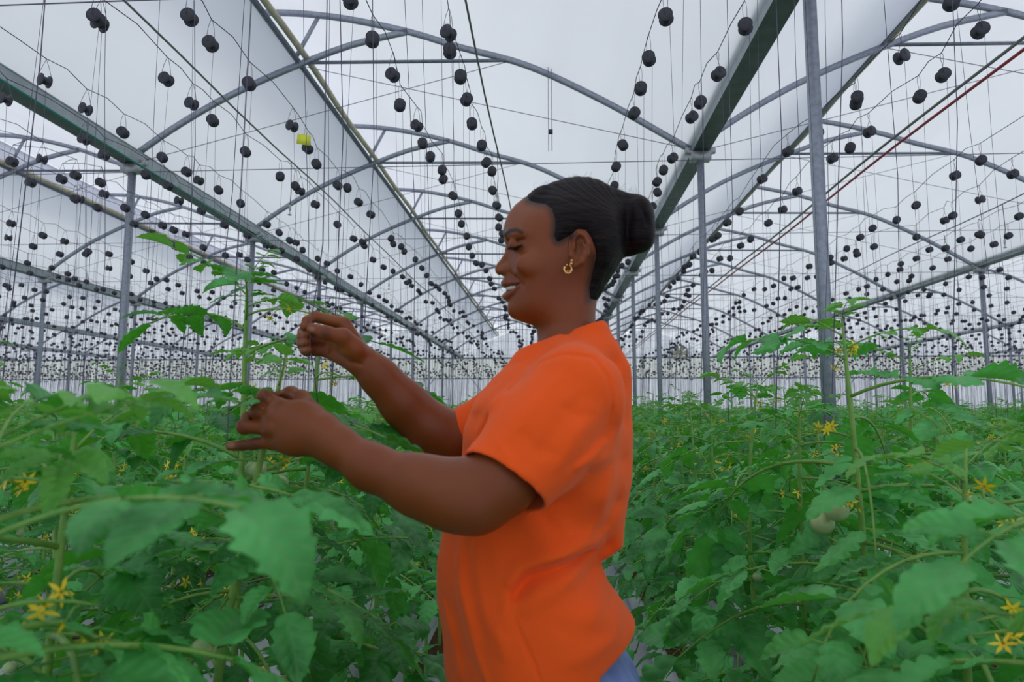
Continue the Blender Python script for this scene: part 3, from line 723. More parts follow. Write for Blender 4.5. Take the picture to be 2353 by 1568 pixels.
# growing bags, bare strips and drip pipes under the rows
M['soil'] = mat('red_brown_soil', (.16, .055, .025), .95, var=(.07, .03, .018), vscale=30, bump=1, bscale=90)
M['bag'] = mat('white_grow_bag', (.66, .66, .72), .5, var=(.5, .5, .58), vscale=6)
M['drip'] = mat('black_drip_pipe', (.02, .02, .025), .4)
M['blue'] = mat('blue_plastic', (.03, .07, .4), .4)
ci = 0
for c in sorted(ROWC+ROWL, key=abs):
    if abs(c) > 4.5: break
    for dx, nm in ((-.225, 'near'), (.225, 'far')):
        w = round(c+dx, 3); w = .59 if abs(w-.585) < .01 else w
        d, side = wire_desc(w)
        if True:
            n_ = 6 if abs(c) < 1 else 4
            for k in range(n_):
                y = .55+1.25*k; t = thing('grow_bag', f"white grow bag of soil, {ordn(k)} under the {d} on the woman's {side} side", 'grow bag', (w, y+.5, 0), 'white grow bags under the plants')
                s = MB(); V = []; n = 12; 
                for a_, yy in enumerate(np.linspace(-.56, .56, 9)):
                    e = 1-.5*abs(yy/.56)**6
                    for b_ in range(n):
                        th = 2*math.pi*b_/n; V.append((.11*math.copysign(abs(math.cos(th))**.6, math.cos(th))*e, yy, .065+.062*math.copysign(abs(math.sin(th))**.6, math.sin(th))*e))
                F = [(i*n+j, i*n+(j+1) % n, (i+1)*n+(j+1) % n, (i+1)*n+j) for i in range(8) for j in range(n)]+[tuple(range(n))[::-1], tuple(8*n+j for j in range(n))]
                s.add(V, F).build('bag', M['bag'], t, True)
                s = MB(); V = []
                for a_, yy in enumerate(np.linspace(-.45, .45, 12)):
                    for xx in (-.055, -.02, .02, .055): V.append((xx, yy, .126+.012*noise.noise((xx*30, yy*20, k*3.))+.006))
                s.add(V, [(i*4+j, i*4+j+1, i*4+j+5, i*4+j+4) for i in range(11) for j in range(3)]).build('soil', M['soil'], t)
    for t in [q for q in bpy.data.objects if q.name.startswith('grow_bag') and abs(q.location.x-w) < .01]: MB().tube([(.05, .1, .10), (.05, .1, .19)], .004, 6).tube([(.05, .1, .19), (.05, .16, .22), (.02, .25, .14)], .0022, 5).build('dripper_stake', M['blue'], t)['label'] = 'blue plastic dripper stake'
    o = MB().tube([(c-.03+.01*math.sin(y), y, .015) for y in np.linspace(-1, 30, 60)], .009, 6).build('drip_pipe', M['drip']); tag(o, f"black drip pipe on the ground between the {d} and its twin, {side} side", 'pipe', 'drip pipes')
strip = MB()
for c in (0.0,):
    P = [(-.16+.03*math.sin(y*3), y) for y in np.linspace(-1, 40, 80)]; Q = [(.16+.03*math.cos(y*2.3), y) for y in np.linspace(-1, 40, 80)]
    strip.add([(x, y, .004) for x, y in P]+[(x, y, .004) for x, y in Q], [(i, i+80, i+81, i+1) for i in range(79)])
struct('floor', strip, M['soil'])
# ================================================================ the woman: surfaces grown from distance fields
import openvdb as vdb
YM = 1.10                                   # her middle plane
def PX(px, py, Y): return np.array(at_y(px, py, Y))
class Grid:
    def __init__(s, lo, hi, h):
        s.lo = np.array(lo, float); s.h = h; s.n = np.ceil((np.array(hi)-s.lo)/h).astype(int)+1
        s.ax = [(s.lo[i]+h*np.arange(s.n[i])).astype(np.float32) for i in range(3)]
        s.d = np.full(s.n, .05, np.float32)
    def box(s, lo, hi):
        a = np.clip(np.floor((np.array(lo)-s.lo)/s.h).astype(int), 0, s.n); b = np.clip(np.ceil((np.array(hi)-s.lo)/s.h).astype(int)+1, 0, s.n)
        sl = tuple(slice(a[i], b[i]) for i in range(3))
        return sl, s.ax[0][sl[0]][:, None, None], s.ax[1][sl[1]][None, :, None], s.ax[2][sl[2]][None, None, :]
    def cone(s, a, b, ra, rb, k=.01, op='u', m=.03):
        """tapered limb from a to b"""
        a, b = np.array(a), np.array(b); R = max(ra, rb)+m
        sl, X, Y, Z = s.box(np.minimum(a, b)-R, np.maximum(a, b)+R)
        ab = b-a; L2 = ab@ab+1e-12
        t = np.clip(((X-a[0])*ab[0]+(Y-a[1])*ab[1]+(Z-a[2])*ab[2])/L2, 0, 1)
        d = np.sqrt((X-a[0]-t*ab[0])**2+(Y-a[1]-t*ab[1])**2+(Z-a[2]-t*ab[2])**2)-(ra+(rb-ra)*t)
        s.mix(sl, d.astype(np.float32), k, op)
    def chain(s, P, R, k=.01, m=.03):
        for i in range(len(P)-1): s.cone(P[i], P[i+1], R[i], R[i+1], k, m=m)
    def ell(s, c, r, k=.01, op='u', M_=None, m=.02):
        c = np.array(c); r = np.array(r, float); R = r.max()+m
        sl, X, Y, Z = s.box(c-R, c+R)
        X, Y, Z = X-c[0], Y-c[1], Z-c[2]
        if M_ is not None: X, Y, Z = (M_[i][0]*X+M_[i][1]*Y+M_[i][2]*Z for i in range(3))
        q = np.sqrt((X/r[0])**2+(Y/r[1])**2+(Z/r[2])**2)+1e-6; g = np.sqrt((X/r[0]**2)**2+(Y/r[1]**2)**2+(Z/r[2]**2)**2)+1e-6
        s.mix(sl, (q*(q-1)/g).astype(np.float32), k, op)
    def mix(s, sl, d, k, op):
        o = s.d[sl]
        if op == 'u': h = np.maximum(k-np.abs(o-d), 0)/k; s.d[sl] = np.minimum(o, d)-h*h*k*.25
        elif op == 's': d = -d; h = np.maximum(k-np.abs(o-d), 0)/k; s.d[sl] = np.maximum(o, d)+h*h*k*.25
        elif op == 'i': h = np.maximum(k-np.abs(o-d), 0)/k; s.d[sl] = np.maximum(o, d)+h*h*k*.25
    def mesh(s):
        g = vdb.FloatGrid(.05); g.copyFromArray(np.ascontiguousarray(s.d, dtype=np.float32)); p, q = g.convertToQuads()
        return p*s.h+s.lo, q[:, ::-1].astype(np.int32)
    def at(s, P):
        q = (np.asarray(P)-s.lo)/s.h; i = np.clip(q.astype(int), 0, s.n-2); f = q-i; r = 0
        for a in (0, 1):
            for b in (0, 1):
                for c in (0, 1): r = r+s.d[i[:, 0]+a, i[:, 1]+b, i[:, 2]+c]*(f[:, 0] if a else 1-f[:, 0])*(f[:, 1] if b else 1-f[:, 1])*(f[:, 2] if c else 1-f[:, 2])
        return r
def tps(P, v, Q, lam=1e-4):
    """thin plate surface through P, read at Q"""
    P = np.asarray(P, float); n = len(P); sc_ = .1; P = P/sc_; Q = np.asarray(Q)/sc_
    K = lambda A, B: (lambda r2: .5*r2*np.log(r2+1e-9))(((A[:, None, :]-B[None])**2).sum(2))
    A = np.zeros((n+3, n+3)); A[:n, :n] = K(P, P)+lam*np.eye(n); A[:n, n] = 1; A[:n, n+1:] = P; A[n:, :n] = A[:n, n:].T
    w = np.linalg.solve(A, np.concatenate([v, [0, 0, 0]])); out = np.empty(len(Q))
    for i in range(0, len(Q), 8000): q = Q[i:i+8000]; out[i:i+8000] = K(q, P)@w[:n]+w[n]+q@w[n+1:]
    return out
def relief(outline, ctrl, ax0, ax2, out_g=-.0005, off=10, step=9, mid=YM, close=True):
    """squared half-width over the side view: zero on the outline, ctrl widths inside"""
    O = np.array(outline, float); pts = []
    m = len(O)
    for i in range(m if close else m-1):
        a, b = O[i], O[(i+1) % m]; L = np.linalg.norm(b-a); k = max(1, int(L/step))
        for j in range(k): pts.append(a+(b-a)*j/k)
    pts = np.array(pts); T = np.roll(pts, -1, 0)-np.roll(pts, 1, 0); T /= np.linalg.norm(T, axis=1)[:, None]
    area = .5*np.sum(O[:, 0]*np.roll(O[:, 1], -1)-np.roll(O[:, 0], -1)*O[:, 1])
    Nn = np.stack([T[:, 1], -T[:, 0]], 1)*(1 if area > 0 else -1)
    outp = (pts+Nn*off)[::2]
    w = lambda q, Y=mid: PX(q[0], q[1], Y)[[0, 2]]
    P = [w(q) for q in pts]+[w(q) for q in outp]+[w(c[:2], mid-c[2]) for c in ctrl]
    v = [0.]*len(pts)+[out_g]*len(outp)+[c[2]**2 for c in ctrl]
    Xg, Zg = np.meshgrid(ax0[::2], ax2[::2], indexing='ij')
    g = tps(P, np.array(v), np.stack([Xg.ravel(), Zg.ravel()], 1)).reshape(Xg.shape)
    # back to the full grid
    def up(a, n0, n1):
        i = np.arange(n0)/2; i0 = np.minimum(i.astype(int), a.shape[0]-1); i1 = np.minimum(i0+1, a.shape[0]-1); f = (i-i0)[:, None]; a = a[i0]*(1-f)+a[i1]*f
        j = np.arange(n1)/2; j0 = np.minimum(j.astype(int), a.shape[1]-1); j1 = np.minimum(j0+1, a.shape[1]-1); f = (j-j0)[None]; return a[:, j0]*(1-f)+a[:, j1]*f
    return up(g, len(ax0), len(ax2)).astype(np.float32)
def relief_d(G, g, mid=YM):
    """approximate distance of the solid |y-mid| < sqrt(g)"""
    gx, gz = np.gradient(g, G.h); gr = (gx**2+gz**2)
    w = (G.ax[1]-mid)[None, :, None]; g3 = g[:, None, :]
    return ((w*w-g3)/(np.sqrt(4*w*w+gr[:, None, :])+1e-3)).astype(np.float32)
# ---------------------------------------------------------------- head and neck
FACE = [(1207, 454), (1184, 472), (1168, 492), (1159, 515), (1156, 533), (1158, 551), (1162.5, 566), (1160, 581), (1152, 594), (1142, 607), (1137.5, 617), (1139, 627), (1147, 632.5), (1157, 633),
        (1155.6, 643), (1153, 652), (1156, 660), (1160, 667), (1157, 676), (1160, 687), (1167, 696), (1165, 709), (1168, 722), (1177, 732), (1192, 737), (1208, 743), (1224, 748), (1233, 757),
        (1235, 778), (1232, 830), (1225, 880), (1290, 900), (1385, 880), (1372, 800), (1368, 737), (1369, 712), (1373, 685), (1384, 655), (1405, 625), (1425, 590), (1434, 550), (1436, 510), (1430, 480),
        (1415, 456), (1395, 438), (1375, 426), (1350, 419), (1325, 418), (1300, 422), (1275, 430), (1250, 439), (1227, 447)]
HC = [(1178, 500, .030), (1200, 500, .047), (1230, 500, .060), (1290, 500, .071), (1350, 500, .075), (1400, 500, .062), (1250, 455, .030), (1300, 445, .042), (1350, 445, .046), (1400, 462, .033),
      (1205, 478, .034), (1250, 475, .053), (1320, 470, .064), (1385, 480, .058), (1170, 537, .033), (1185, 535, .046), (1215, 535, .060), (1260, 535, .067), (1320, 535, .072), (1380, 540, .071), (1415, 545, .05),
      (1172, 566, .0175), (1182, 567, .027), (1198, 566, .044), (1220, 566, .0575), (1260, 566, .066), (1320, 570, .069), (1380, 570, .066), (1410, 575, .045),
      (1160, 600, .0095), (1168, 598, .015), (1177, 598, .027), (1192, 598, .0455), (1215, 600, .0605), (1260, 600, .0665), (1320, 600, .065), (1370, 600, .058), (1395, 605, .042),
      (1148, 618, .0095), (1160, 620, .0135), (1170, 622, .019), (1185, 625, .041), (1215, 625, .0575), (1260, 630, .0625), (1310, 630, .059), (1350, 640, .050), (1375, 635, .038),
      (1166, 645, .0165), (1175, 650, .023), (1190, 652, .0355), (1215, 655, .0515), (1260, 660, .0575), (1300, 665, .053), (1345, 670, .044), (1172, 680, .019), (1195, 690, .036), (1220, 695, .0465),
      (1260, 700, .0505), (1300, 700, .0505), (1345, 700, .041), (1180, 720, .017), (1200, 722, .028), (1225, 725, .0355), (1260, 733, .042), (1300, 740, .0485), (1340, 740, .042),
      (1252, 780, .030), (1300, 780, .051), (1345, 780, .040), (1250, 840, .040), (1300, 840, .058), (1350, 840, .048)]
h = .0016
G = Grid(PX(1120, 900, YM)-(0, 0, 0)+np.array([0, -1.1+.99, 0]), PX(1460, 395, YM)+np.array([0, .11, 0]), h)
gh = relief(FACE, HC, G.ax[0], G.ax[2], step=6, off=9, out_g=-.00035)
G.d = relief_d(G, gh)
G0 = G.d.copy()                                     # plain head, kept for the hair and the teeth
W2 = lambda px, py, w: PX(px, py, YM-w)             # a point of her near side at half-width w
def both(fn):                                       # a feature on both sides of the face
    for sg in (-1, 1): fn(lambda px, py, w: (lambda p: np.array([p[0], YM+sg*w, p[2]]))(PX(px, py, YM-w)))
def feat(S):
    G.ell(S(1162, 620, .0125), (.0085, .0062, .0075), .007)                       # nostril wing
    G.ell(S(1152, 632, .0070), (.0045, .0032, .0022), .002, 's')                  # nostril
    G.ell(S(1186, 563, .0335), (.0125, .0105, .0105), .004)                       # lidded eye
    G.cone(S(1170, 572, .022), S(1200, 571, .045), .0022, .0018, .004, 's')       # groove under the lid
    G.cone(S(1168, 552, .024), S(1204, 550, .0515), .0012, .0012, .007, 's')       # crease over it
    G.cone(S(1163, 541, .028), S(1200, 536, .050), .003, .003, .012)              # brow ridge
    G.ell(S(1214, 606, .0565), (.019, .008, .014), .014)                          # smiling cheek
    for a, b in (((1171, 628, .0215), (1184, 640, .0345)), ((1184, 640, .0345), (1200, 656, .0445))): G.cone(S(*a), S(*b), .0006, .0006, .008, 's')   # smile fold
    U = [(1155, 650, .003), (1162, 651, .013), (1176, 650, .0245), (1192, 649, .036)]
    Lw = [(1160, 681, .003), (1166, 680, .014), (1179, 671, .0255), (1193, 657, .0365)]
    for P_, R_ in ((U, (.0030, .0032, .0026, .0016)), (Lw, (.0042, .0042, .0032, .0016))):
        for i in range(3): G.cone(S(*P_[i]), S(*P_[i+1]), R_[i], R_[i+1], .004)
    C = [(1156, 666, .002), (1164, 666, .014), (1178, 660, .0262), (1194, 652, .0375)]
    for i in range(3): G.cone(S(*C[i]), S(*C[i+1]), (.0052, .0050, .0038)[i], (.0050, .0038, .0012)[i], .0012, 's')    # parted lips
    # ear: plate, rim, hollow, lobe
    e = S(1331, 570, .0725); G.ell(e, (.0165, .0055, .026), .006)
    G.ell(S(1328, 574, .0800), (.0085, .0065, .0125), .003, 's')
    rim = [(1318, 572, .077), (1319, 550, .0785), (1330, 536, .0815), (1345, 541, .085), (1353, 560, .086), (1350, 584, .0835), (1338, 601, .0795), (1322, 610, .0745), (1313, 604, .0715)]
    for i in range(8): G.cone(S(*rim[i]), S(*rim[i+1]), .0031 if i < 6 else .0045, .0031 if i < 5 else .0045, .0025)
    ah = [(1338, 552, .081), (1344, 566, .0825), (1341, 582, .081), (1331, 594, .078)]
    for i in range(3): G.cone(S(*ah[i]), S(*ah[i+1]), .0022, .0022, .003)
    G.ell(S(1314, 585, .0735), (.005, .004, .0065), .004)
both(feat)
# upper chest, shoulders and back under the shirt
for sg in (-1, 1): G.cone((PX(1310, 850, YM)[0], YM+sg*.03, PX(0, 850, YM)[2]), (PX(1320, 890, YM)[0], YM+sg*.07, PX(0, 905, YM)[2]), .045, .03, .03)
SK = [G.mesh()]
# paint: brows, lips
hv = SK[0][0]
# ---------------------------------------------------------------- arms and hands
A = Grid((-.52, .83, 1.06), (.16, 1.34, 1.46), .0018)
def C_(*a): return [PX(*p) for p in a]
A.chain(C_((1292, 935, .972), (1235, 1015, .938), (1150, 1105, .905), (1092, 1142, .90)), [.040, .044, .044, .0425], .02)
A.chain(C_((1092, 1140, .90), (1030, 1135, .903), (960, 1115, .91), (850, 1073, .92), (775, 1025, .93), (738, 998, .935)), [.0425, .0425, .0375, .0285, .0245, .0255], .02)
A.ell(PX(1085, 1166, .90), (.030, .028, .022), .03)
A.chain(C_((1260, 930, 1.25), (1160, 985, 1.26), (1040, 1015, 1.25)), [.038, .042, .042], .02)
A.chain(C_((1035, 1012, 1.25), (985, 985, 1.24), (925, 925, 1.22), (870, 865, 1.20), (838, 832, 1.19)), [.0415, .041, .035, .0270, .0245], .035)
# near hand, back towards us
mc = {'i': (641, 934, .946), 'm': (628, 957, .936), 'r': (621, 985, .934), 'l': (627, 1016, .940)}
wr = [(735, 985, .938), (738, 992, .934), (738, 1003, .932), (735, 1014, .936)]
for w_, q, r_ in zip(wr, 'imrl', (.0125, .0130, .0125, .0115)): A.cone(PX(*w_), PX(*mc[q]), .021, r_, .014)
A.cone(PX(700, 955, .945), PX(680, 1010, .940), .020, .019, .02)
fing = [((641, 934, .946), (608, 912, .952), (612, 909, .978), (634, 913, .992), (.0105, .0094, .0082, .0072)),
        ((628, 957, .936), (592, 946, .943), (594, 944, .972), (614, 938, .987), (.0105, .0098, .0084, .0074)),
        ((621, 985, .934), (561, 981, .934), (568, 961, .955), (583, 955, .974), (.0100, .0092, .0080, .0070)),
        ((627, 1016, .940), (583, 1021, .936), (556, 1024, .934), (529, 1026, .933), (.0095, .0078, .0070, .0062))]
for a, b, c, d, r in fing: A.chain(C_(a, b, c, d), list(r), .004)
A.chain(C_((722, 958, .950), (692, 918, .972), (668, 906, .988), (646, 912, .999)), [.016, .0125, .0105, .009], .008)
for p, r in (((608, 912, .948), .0096), ((592, 946, .940), .0100), ((561, 981, .932), .0096), ((640, 936, .938), .0105), ((627, 960, .930), .0105), ((622, 986, .927), .010)): A.ell(PX(*p), (r, r, r), .006)
# far hand, palm towards us, drawing the twine
wr2 = [(830, 818, 1.185), (828, 822, 1.19), (824, 828, 1.19), (822, 836, 1.185)]
mc2 = [(792, 744, 1.190), (776, 762, 1.198), (762, 785, 1.198), (752, 808, 1.192)]
for w_, q, r_ in zip(wr2, mc2, (.0115, .0120, .0120, .0115)): A.cone(PX(*w_), PX(*q), .0175, r_, .013)
f2 = [((792, 744, 1.190), (724, 728, 1.176), (706, 738, 1.162), (700, 752, 1.152), (.0112, .0098, .0088, .0076)),
      ((776, 762, 1.198), (697, 764, 1.190), (694, 774, 1.170), (705, 771, 1.154), (.0110, .0096, .0084, .0072)),
      ((762, 785, 1.198), (695, 784, 1.190), (693, 790, 1.170), (704, 788, 1.154), (.0108, .0092, .0080, .0070)),
      ((752, 808, 1.192), (705, 807, 1.184), (700, 807, 1.168), (711, 805, 1.154), (.0104, .0084, .0074, .0064))]
for a, b, c, d, r in f2: A.chain(C_(a, b, c, d), list(r), .0035)
A.chain(C_((822, 806, 1.168), (788, 775, 1.148), (748, 765, 1.138), (717, 755, 1.138)), [.0175, .0140, .0108, .0092], .009)
A.ell(PX(804, 800, 1.160), (.020, .012, .016), .012)
for a, b in (((748, 828, 1.176), (756, 785, 1.180)), ((798, 832, 1.162), (775, 800, 1.166)), ((812, 834, 1.160), (830, 838, 1.162)), ((775, 800, 1.166), (770, 785, 1.172))): A.cone(PX(*a), PX(*b), .0022, .0018, .006, 's')
SK.append(A.mesh())
Vs = np.vstack([SK[0][0], SK[1][0]]); Fs = np.vstack([SK[0][1], SK[1][1]+len(SK[0][0])])
print('skin', len(Vs))
# skin colour: even brown, lighter orange palms, darker knuckles, lips and brows
base = np.array([.215, .052, .012]); col = np.tile(base, (len(Vs), 1))
nv = np.array([noise.noise(tuple(v*18)) for v in Vs[::1]]) if len(Vs) < 60000 else None
def blend(c, w_):
    global col
    col = col*(1-w_[:, None])+np.array(c)*w_[:, None]
def blob(p, r, c, a=1, soft=.5):
    d = np.linalg.norm((Vs-p)/np.array(r), axis=1); blend(c, a*np.clip((1-d)/soft, 0, 1))
def pxv(V):                                   # side-view coordinates of every vertex
    v = V-np.array([0, 0, CAMH]); w = v@_F; return 1176.5+FX*(v@_R)/w, 784-FX*(v@_U)/w
XI, YI = pxv(Vs); near = (Vs[:, 1] < YM); head = np.arange(len(Vs)) < len(SK[0][0])
def seg2(a, b, x, y):
    a, b = np.array(a, float), np.array(b, float); ab = b-a; t = np.clip(((x-a[0])*ab[0]+(y-a[1])*ab[1])/(ab@ab), 0, 1)
    return np.hypot(x-a[0]-t*ab[0], y-a[1]-t*ab[1])
XM = np.where(near, XI, 0)
def mirror_px():                               # far side measured with the same pixels
    V = Vs.copy(); V[:, 1] = YM-np.abs(V[:, 1]-YM); return pxv(V)
MX, MY = mirror_px()
def line(pts, w0, c, a=1, soft=1.0, lat=0):
    d = np.min([seg2(pts[i], pts[i+1], MX, MY) for i in range(len(pts)-1)], axis=0); blend(c, a*head*(np.abs(Vs[:, 1]-YM) >= lat)*np.clip((w0-d)/(w0*soft), 0, 1))
line([(1159, 540), (1172, 530), (1186, 528), (1199, 534)], 6.0, (.002, .001, .001), 1, .5, .0105)
line([(1169, 569), (1184, 570), (1199, 564)], 2.6, (.010, .006, .006), .95, .6)
line([(1154, 652), (1170, 650), (1192, 650)], 6, (.13, .035, .028), .7); line([(1158, 680), (1170, 679), (1192, 657)], 7, (.17, .045, .035), .75)
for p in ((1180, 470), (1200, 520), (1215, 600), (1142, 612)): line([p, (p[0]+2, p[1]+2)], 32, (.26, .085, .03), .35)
HL = [(1205, 440), (1214, 462), (1232, 468), (1252, 470), (1266, 480), (1274, 502), (1275, 520), (1272, 542), (1278, 556), (1284, 557), (1300, 548), (1318, 543)]
line(HL, 15, (.02, .010, .008), .85, .95); line([(1363, 590), (1360, 620), (1354, 655), (1353, 690)], 16, (.02, .010, .008), .8, .95)
for (x, y, Y), r in zip(((608, 912, .945), (592, 946, .937), (561, 981, .93), (640, 936, .935), (628, 958, .928), (621, 985, .926), (583, 1021, .93), (557, 1024, .93), (748, 765, 1.13), (694, 772, 1.18), (693, 787, 1.18), (700, 807, 1.178)), [.012]*12):
    blob(PX(x, y, Y), (r, r, r), (.060, .024, .020), .7, .8)
for p, r in (((790, 815, 1.15), .05), ((760, 800, 1.17), .035), ((745, 735, 1.165), .03), ((765, 745, 1.17), .03)): blob(PX(*p), (r, .03, r), (.30, .095, .022), .55, .9)
for p in ((716, 757, 1.129), (531, 1024, .928)): blob(PX(*p), (.008, .006, .006), (.38, .16, .10), .8, .5)
me = mesh_from('person', Vs, Fs, True)
ca = me.color_attributes.new(name='tone', type='FLOAT_COLOR', domain='POINT'); ca.data.foreach_set('color', np.hstack([col, np.ones((len(col), 1))]).astype(np.float32).ravel())
m = bpy.data.materials.new('skin'); m.use_nodes = True; N = m.node_tree.nodes; L = m.node_tree.links; b = N['Principled BSDF']
at = N.new('ShaderNodeAttribute'); at.attribute_name = 'tone'
tc = N.new('ShaderNodeTexCoord'); n1 = N.new('ShaderNodeTexNoise'); n1.inputs['Scale'].default_value = 22; n1.inputs['Detail'].default_value = 5; L.new(tc.outputs['Object'], n1.inputs['Vector'])
mr = N.new('ShaderNodeMapRange'); mr.inputs[3].default_value = .82; mr.inputs[4].default_value = 1.18; L.new(n1.outputs['Fac'], mr.inputs[0])
vm = N.new('ShaderNodeVectorMath'); vm.operation = 'SCALE'; L.new(at.outputs['Color'], vm.inputs[0]); L.new(mr.outputs[0], vm.inputs['Scale']); L.new(vm.outputs[0], b.inputs['Base Color'])
n2 = N.new('ShaderNodeTexNoise'); n2.inputs['Scale'].default_value = 900; L.new(tc.outputs['Object'], n2.inputs['Vector'])
bp = N.new('ShaderNodeBump'); bp.inputs['Strength'].default_value = .12; bp.inputs['Distance'].default_value = .001; L.new(n2.outputs['Fac'], bp.inputs['Height']); L.new(bp.outputs[0], b.inputs['Normal'])
b.inputs['Roughness'].default_value = .40; b.inputs['Specular IOR Level'].default_value = .34
b.inputs['Subsurface Weight'].default_value = .15; b.inputs['Subsurface Radius'].default_value = (.8, .25, .12); b.inputs['Subsurface Scale'].default_value = .008
me.materials.append(m)
person = link('person', me); tag(person, 'smiling woman in an orange T-shirt reaching into the tomato plants', 'person')
# ---------------------------------------------------------------- hair, teeth, lashes, earrings
HR = [(1205, 440), (1214, 462), (1232, 468), (1252, 470), (1266, 480), (1274, 502), (1275, 520), (1272, 542), (1278, 556), (1284, 557), (1300, 548), (1318, 543), (1328, 530), (1345, 531), (1357, 548), (1366, 572), (1368, 590), (1363, 612),
      (1358, 635), (1353, 660), (1355, 688), (1370, 692), (1400, 690), (1460, 640), (1470, 560), (1465, 470), (1420, 400), (1300, 380), (1215, 410)]
def in_poly_dist(poly, X, Z):
    """signed distance in pixels of grid points (inside positive)"""
    P = np.array(poly, float); d = np.full(X.shape, 1e9); ins = np.zeros(X.shape, bool)
    for i in range(len(P)):
        a, b = P[i], P[(i+1) % len(P)]; d = np.minimum(d, seg2(a, b, X, Z))
        c = ((a[1] > Z) != (b[1] > Z)); xx = (b[0]-a[0])*(Z-a[1])/(b[1]-a[1]+1e-9)+a[0]; ins ^= c & (X < xx)
    return np.where(ins, d, -d)
Wh = np.sqrt(np.maximum(gh, 0)); XX, ZZ = np.meshgrid(G.ax[0], G.ax[2], indexing='ij')
v = np.stack([XX, YM-Wh, ZZ-CAMH], 2); w = v@_F; PXX, PYY = 1176.5+FX*(v@_R)/w, 784-FX*(v@_U)/w
dp = in_poly_dist(HR, PXX, PYY)
# combed streaks running back from the forehead to the bun
ang = np.arctan2(PYY-520, 1455-PXX); streak = .00035*np.sin(ang*120+3*np.sin(PXX*.05))+.0003*np.sin(ang*63+1+np.sin(PXX*.03))
th = np.where(dp < 0, -.006+.0005*np.maximum(dp, -10), -.0015+.0088*np.clip(dp/26, 0, 1)**.6+streak*np.clip(dp/10, 0, 1)).astype(np.float32)
HG = Grid(G.lo, PX(1520, 385, YM)+np.array([0, .11, 0]), h)
d0 = np.full(HG.n, .05, np.float32); n_ = np.minimum(HG.n, G.n)
d0[:n_[0], :n_[1], :n_[2]] = (G0-th[:, None, :])[:n_[0], :n_[1], :n_[2]]
HG.d = d0
HG.ell(PX(1466, 508, YM), (.0270, .040, .0420), .006); HG.ell(PX(1462, 545, YM), (.0235, .034, .0270), .010); HG.ell(PX(1478, 540, YM), (.0180, .030, .026), .008)
HG.cone(PX(1420, 462, YM), PX(1447, 470, YM), .018, .016, .012); HG.cone(PX(1425, 500, YM), PX(1450, 505, YM), .030, .022, .015); HG.cone(PX(1430, 560, YM), PX(1445, 575, YM), .018, .010, .012)
HG.cone(PX(1446, 470, YM-.036), PX(1448, 540, YM-.040), .001, .001, .010, 's'); HG.cone(PX(1466, 452, YM-.036), PX(1488, 515, YM-.034), .001, .001, .008, 's')
V, F = HG.mesh()
m = mat('black_hair', (.010, .007, .008), .5, spec=.14); N = m.node_tree.nodes; L = m.node_tree.links; b = N['Principled BSDF']
tc = N.new('ShaderNodeTexCoord'); mp = N.new('ShaderNodeMapping'); mp.inputs['Scale'].default_value = (14, 60, 420); n1 = N.new('ShaderNodeTexNoise'); n1.inputs['Scale'].default_value = 1; n1.inputs['Detail'].default_value = 5; n1.inputs['Distortion'].default_value = .4
L.new(tc.outputs['Object'], mp.inputs[0]); L.new(mp.outputs[0], n1.inputs['Vector']); bp = N.new('ShaderNodeBump'); bp.inputs['Strength'].default_value = .6; bp.inputs['Distance'].default_value = .0012; L.new(n1.outputs['Fac'], bp.inputs['Height']); L.new(bp.outputs[0], b.inputs['Normal'])
r = N.new('ShaderNodeValToRGB'); r.color_ramp.elements[0].position = .45; r.color_ramp.elements[0].color = (.004, .003, .005, 1); r.color_ramp.elements[1].position = .75; r.color_ramp.elements[1].color = (.028, .015, .012, 1); L.new(n1.outputs['Fac'], r.inputs[0]); L.new(r.outputs[0], b.inputs['Base Color'])
me = mesh_from('hair', V, F, True); me.materials.append(m); hair = link('hair', me, person); hair['label'] = 'black hair combed back into a low bun'
M['hair'] = m
# stray hairs along the crown, the bun and the nape
rg = random.Random(4); s = MB()
def stray(px, py, ax_, ay_, n, L_, sp_):
    for i in range(n):
        x, y = px+rg.uniform(-sp_, sp_), py+rg.uniform(-sp_*.4, sp_*.4); Y = YM+rg.uniform(-.03, .03); a = math.atan2(ay_, ax_)+rg.uniform(-.7, .7); l = L_*rg.uniform(.5, 1.2); P = []
        for j in range(5): P.append(PX(x, y, Y)); x += math.cos(a)*l/4; y += math.sin(a)*l/4; a += rg.uniform(-.35, .35)
        s.tube(P, .00016, 3, caps=False)
for px, py, ax_, ay_, n in ((1255, 432, 1, -.5, 16), (1300, 416, 1, -.3, 22), (1340, 412, 1, -.2, 22), (1380, 424, 1, -.1, 20), (1410, 442, .8, -.6, 16), (1450, 450, .3, -1, 14), (1490, 470, 1, -.4, 14), (1498, 520, 1, .3, 10), (1405, 640, 1, .6, 26), (1385, 665, .8, 1, 20), (1235, 448, .6, -1, 10)):
    stray(px, py, ax_, ay_, n, 20, 16)
s.build('stray_hair', M['hair'], hair)
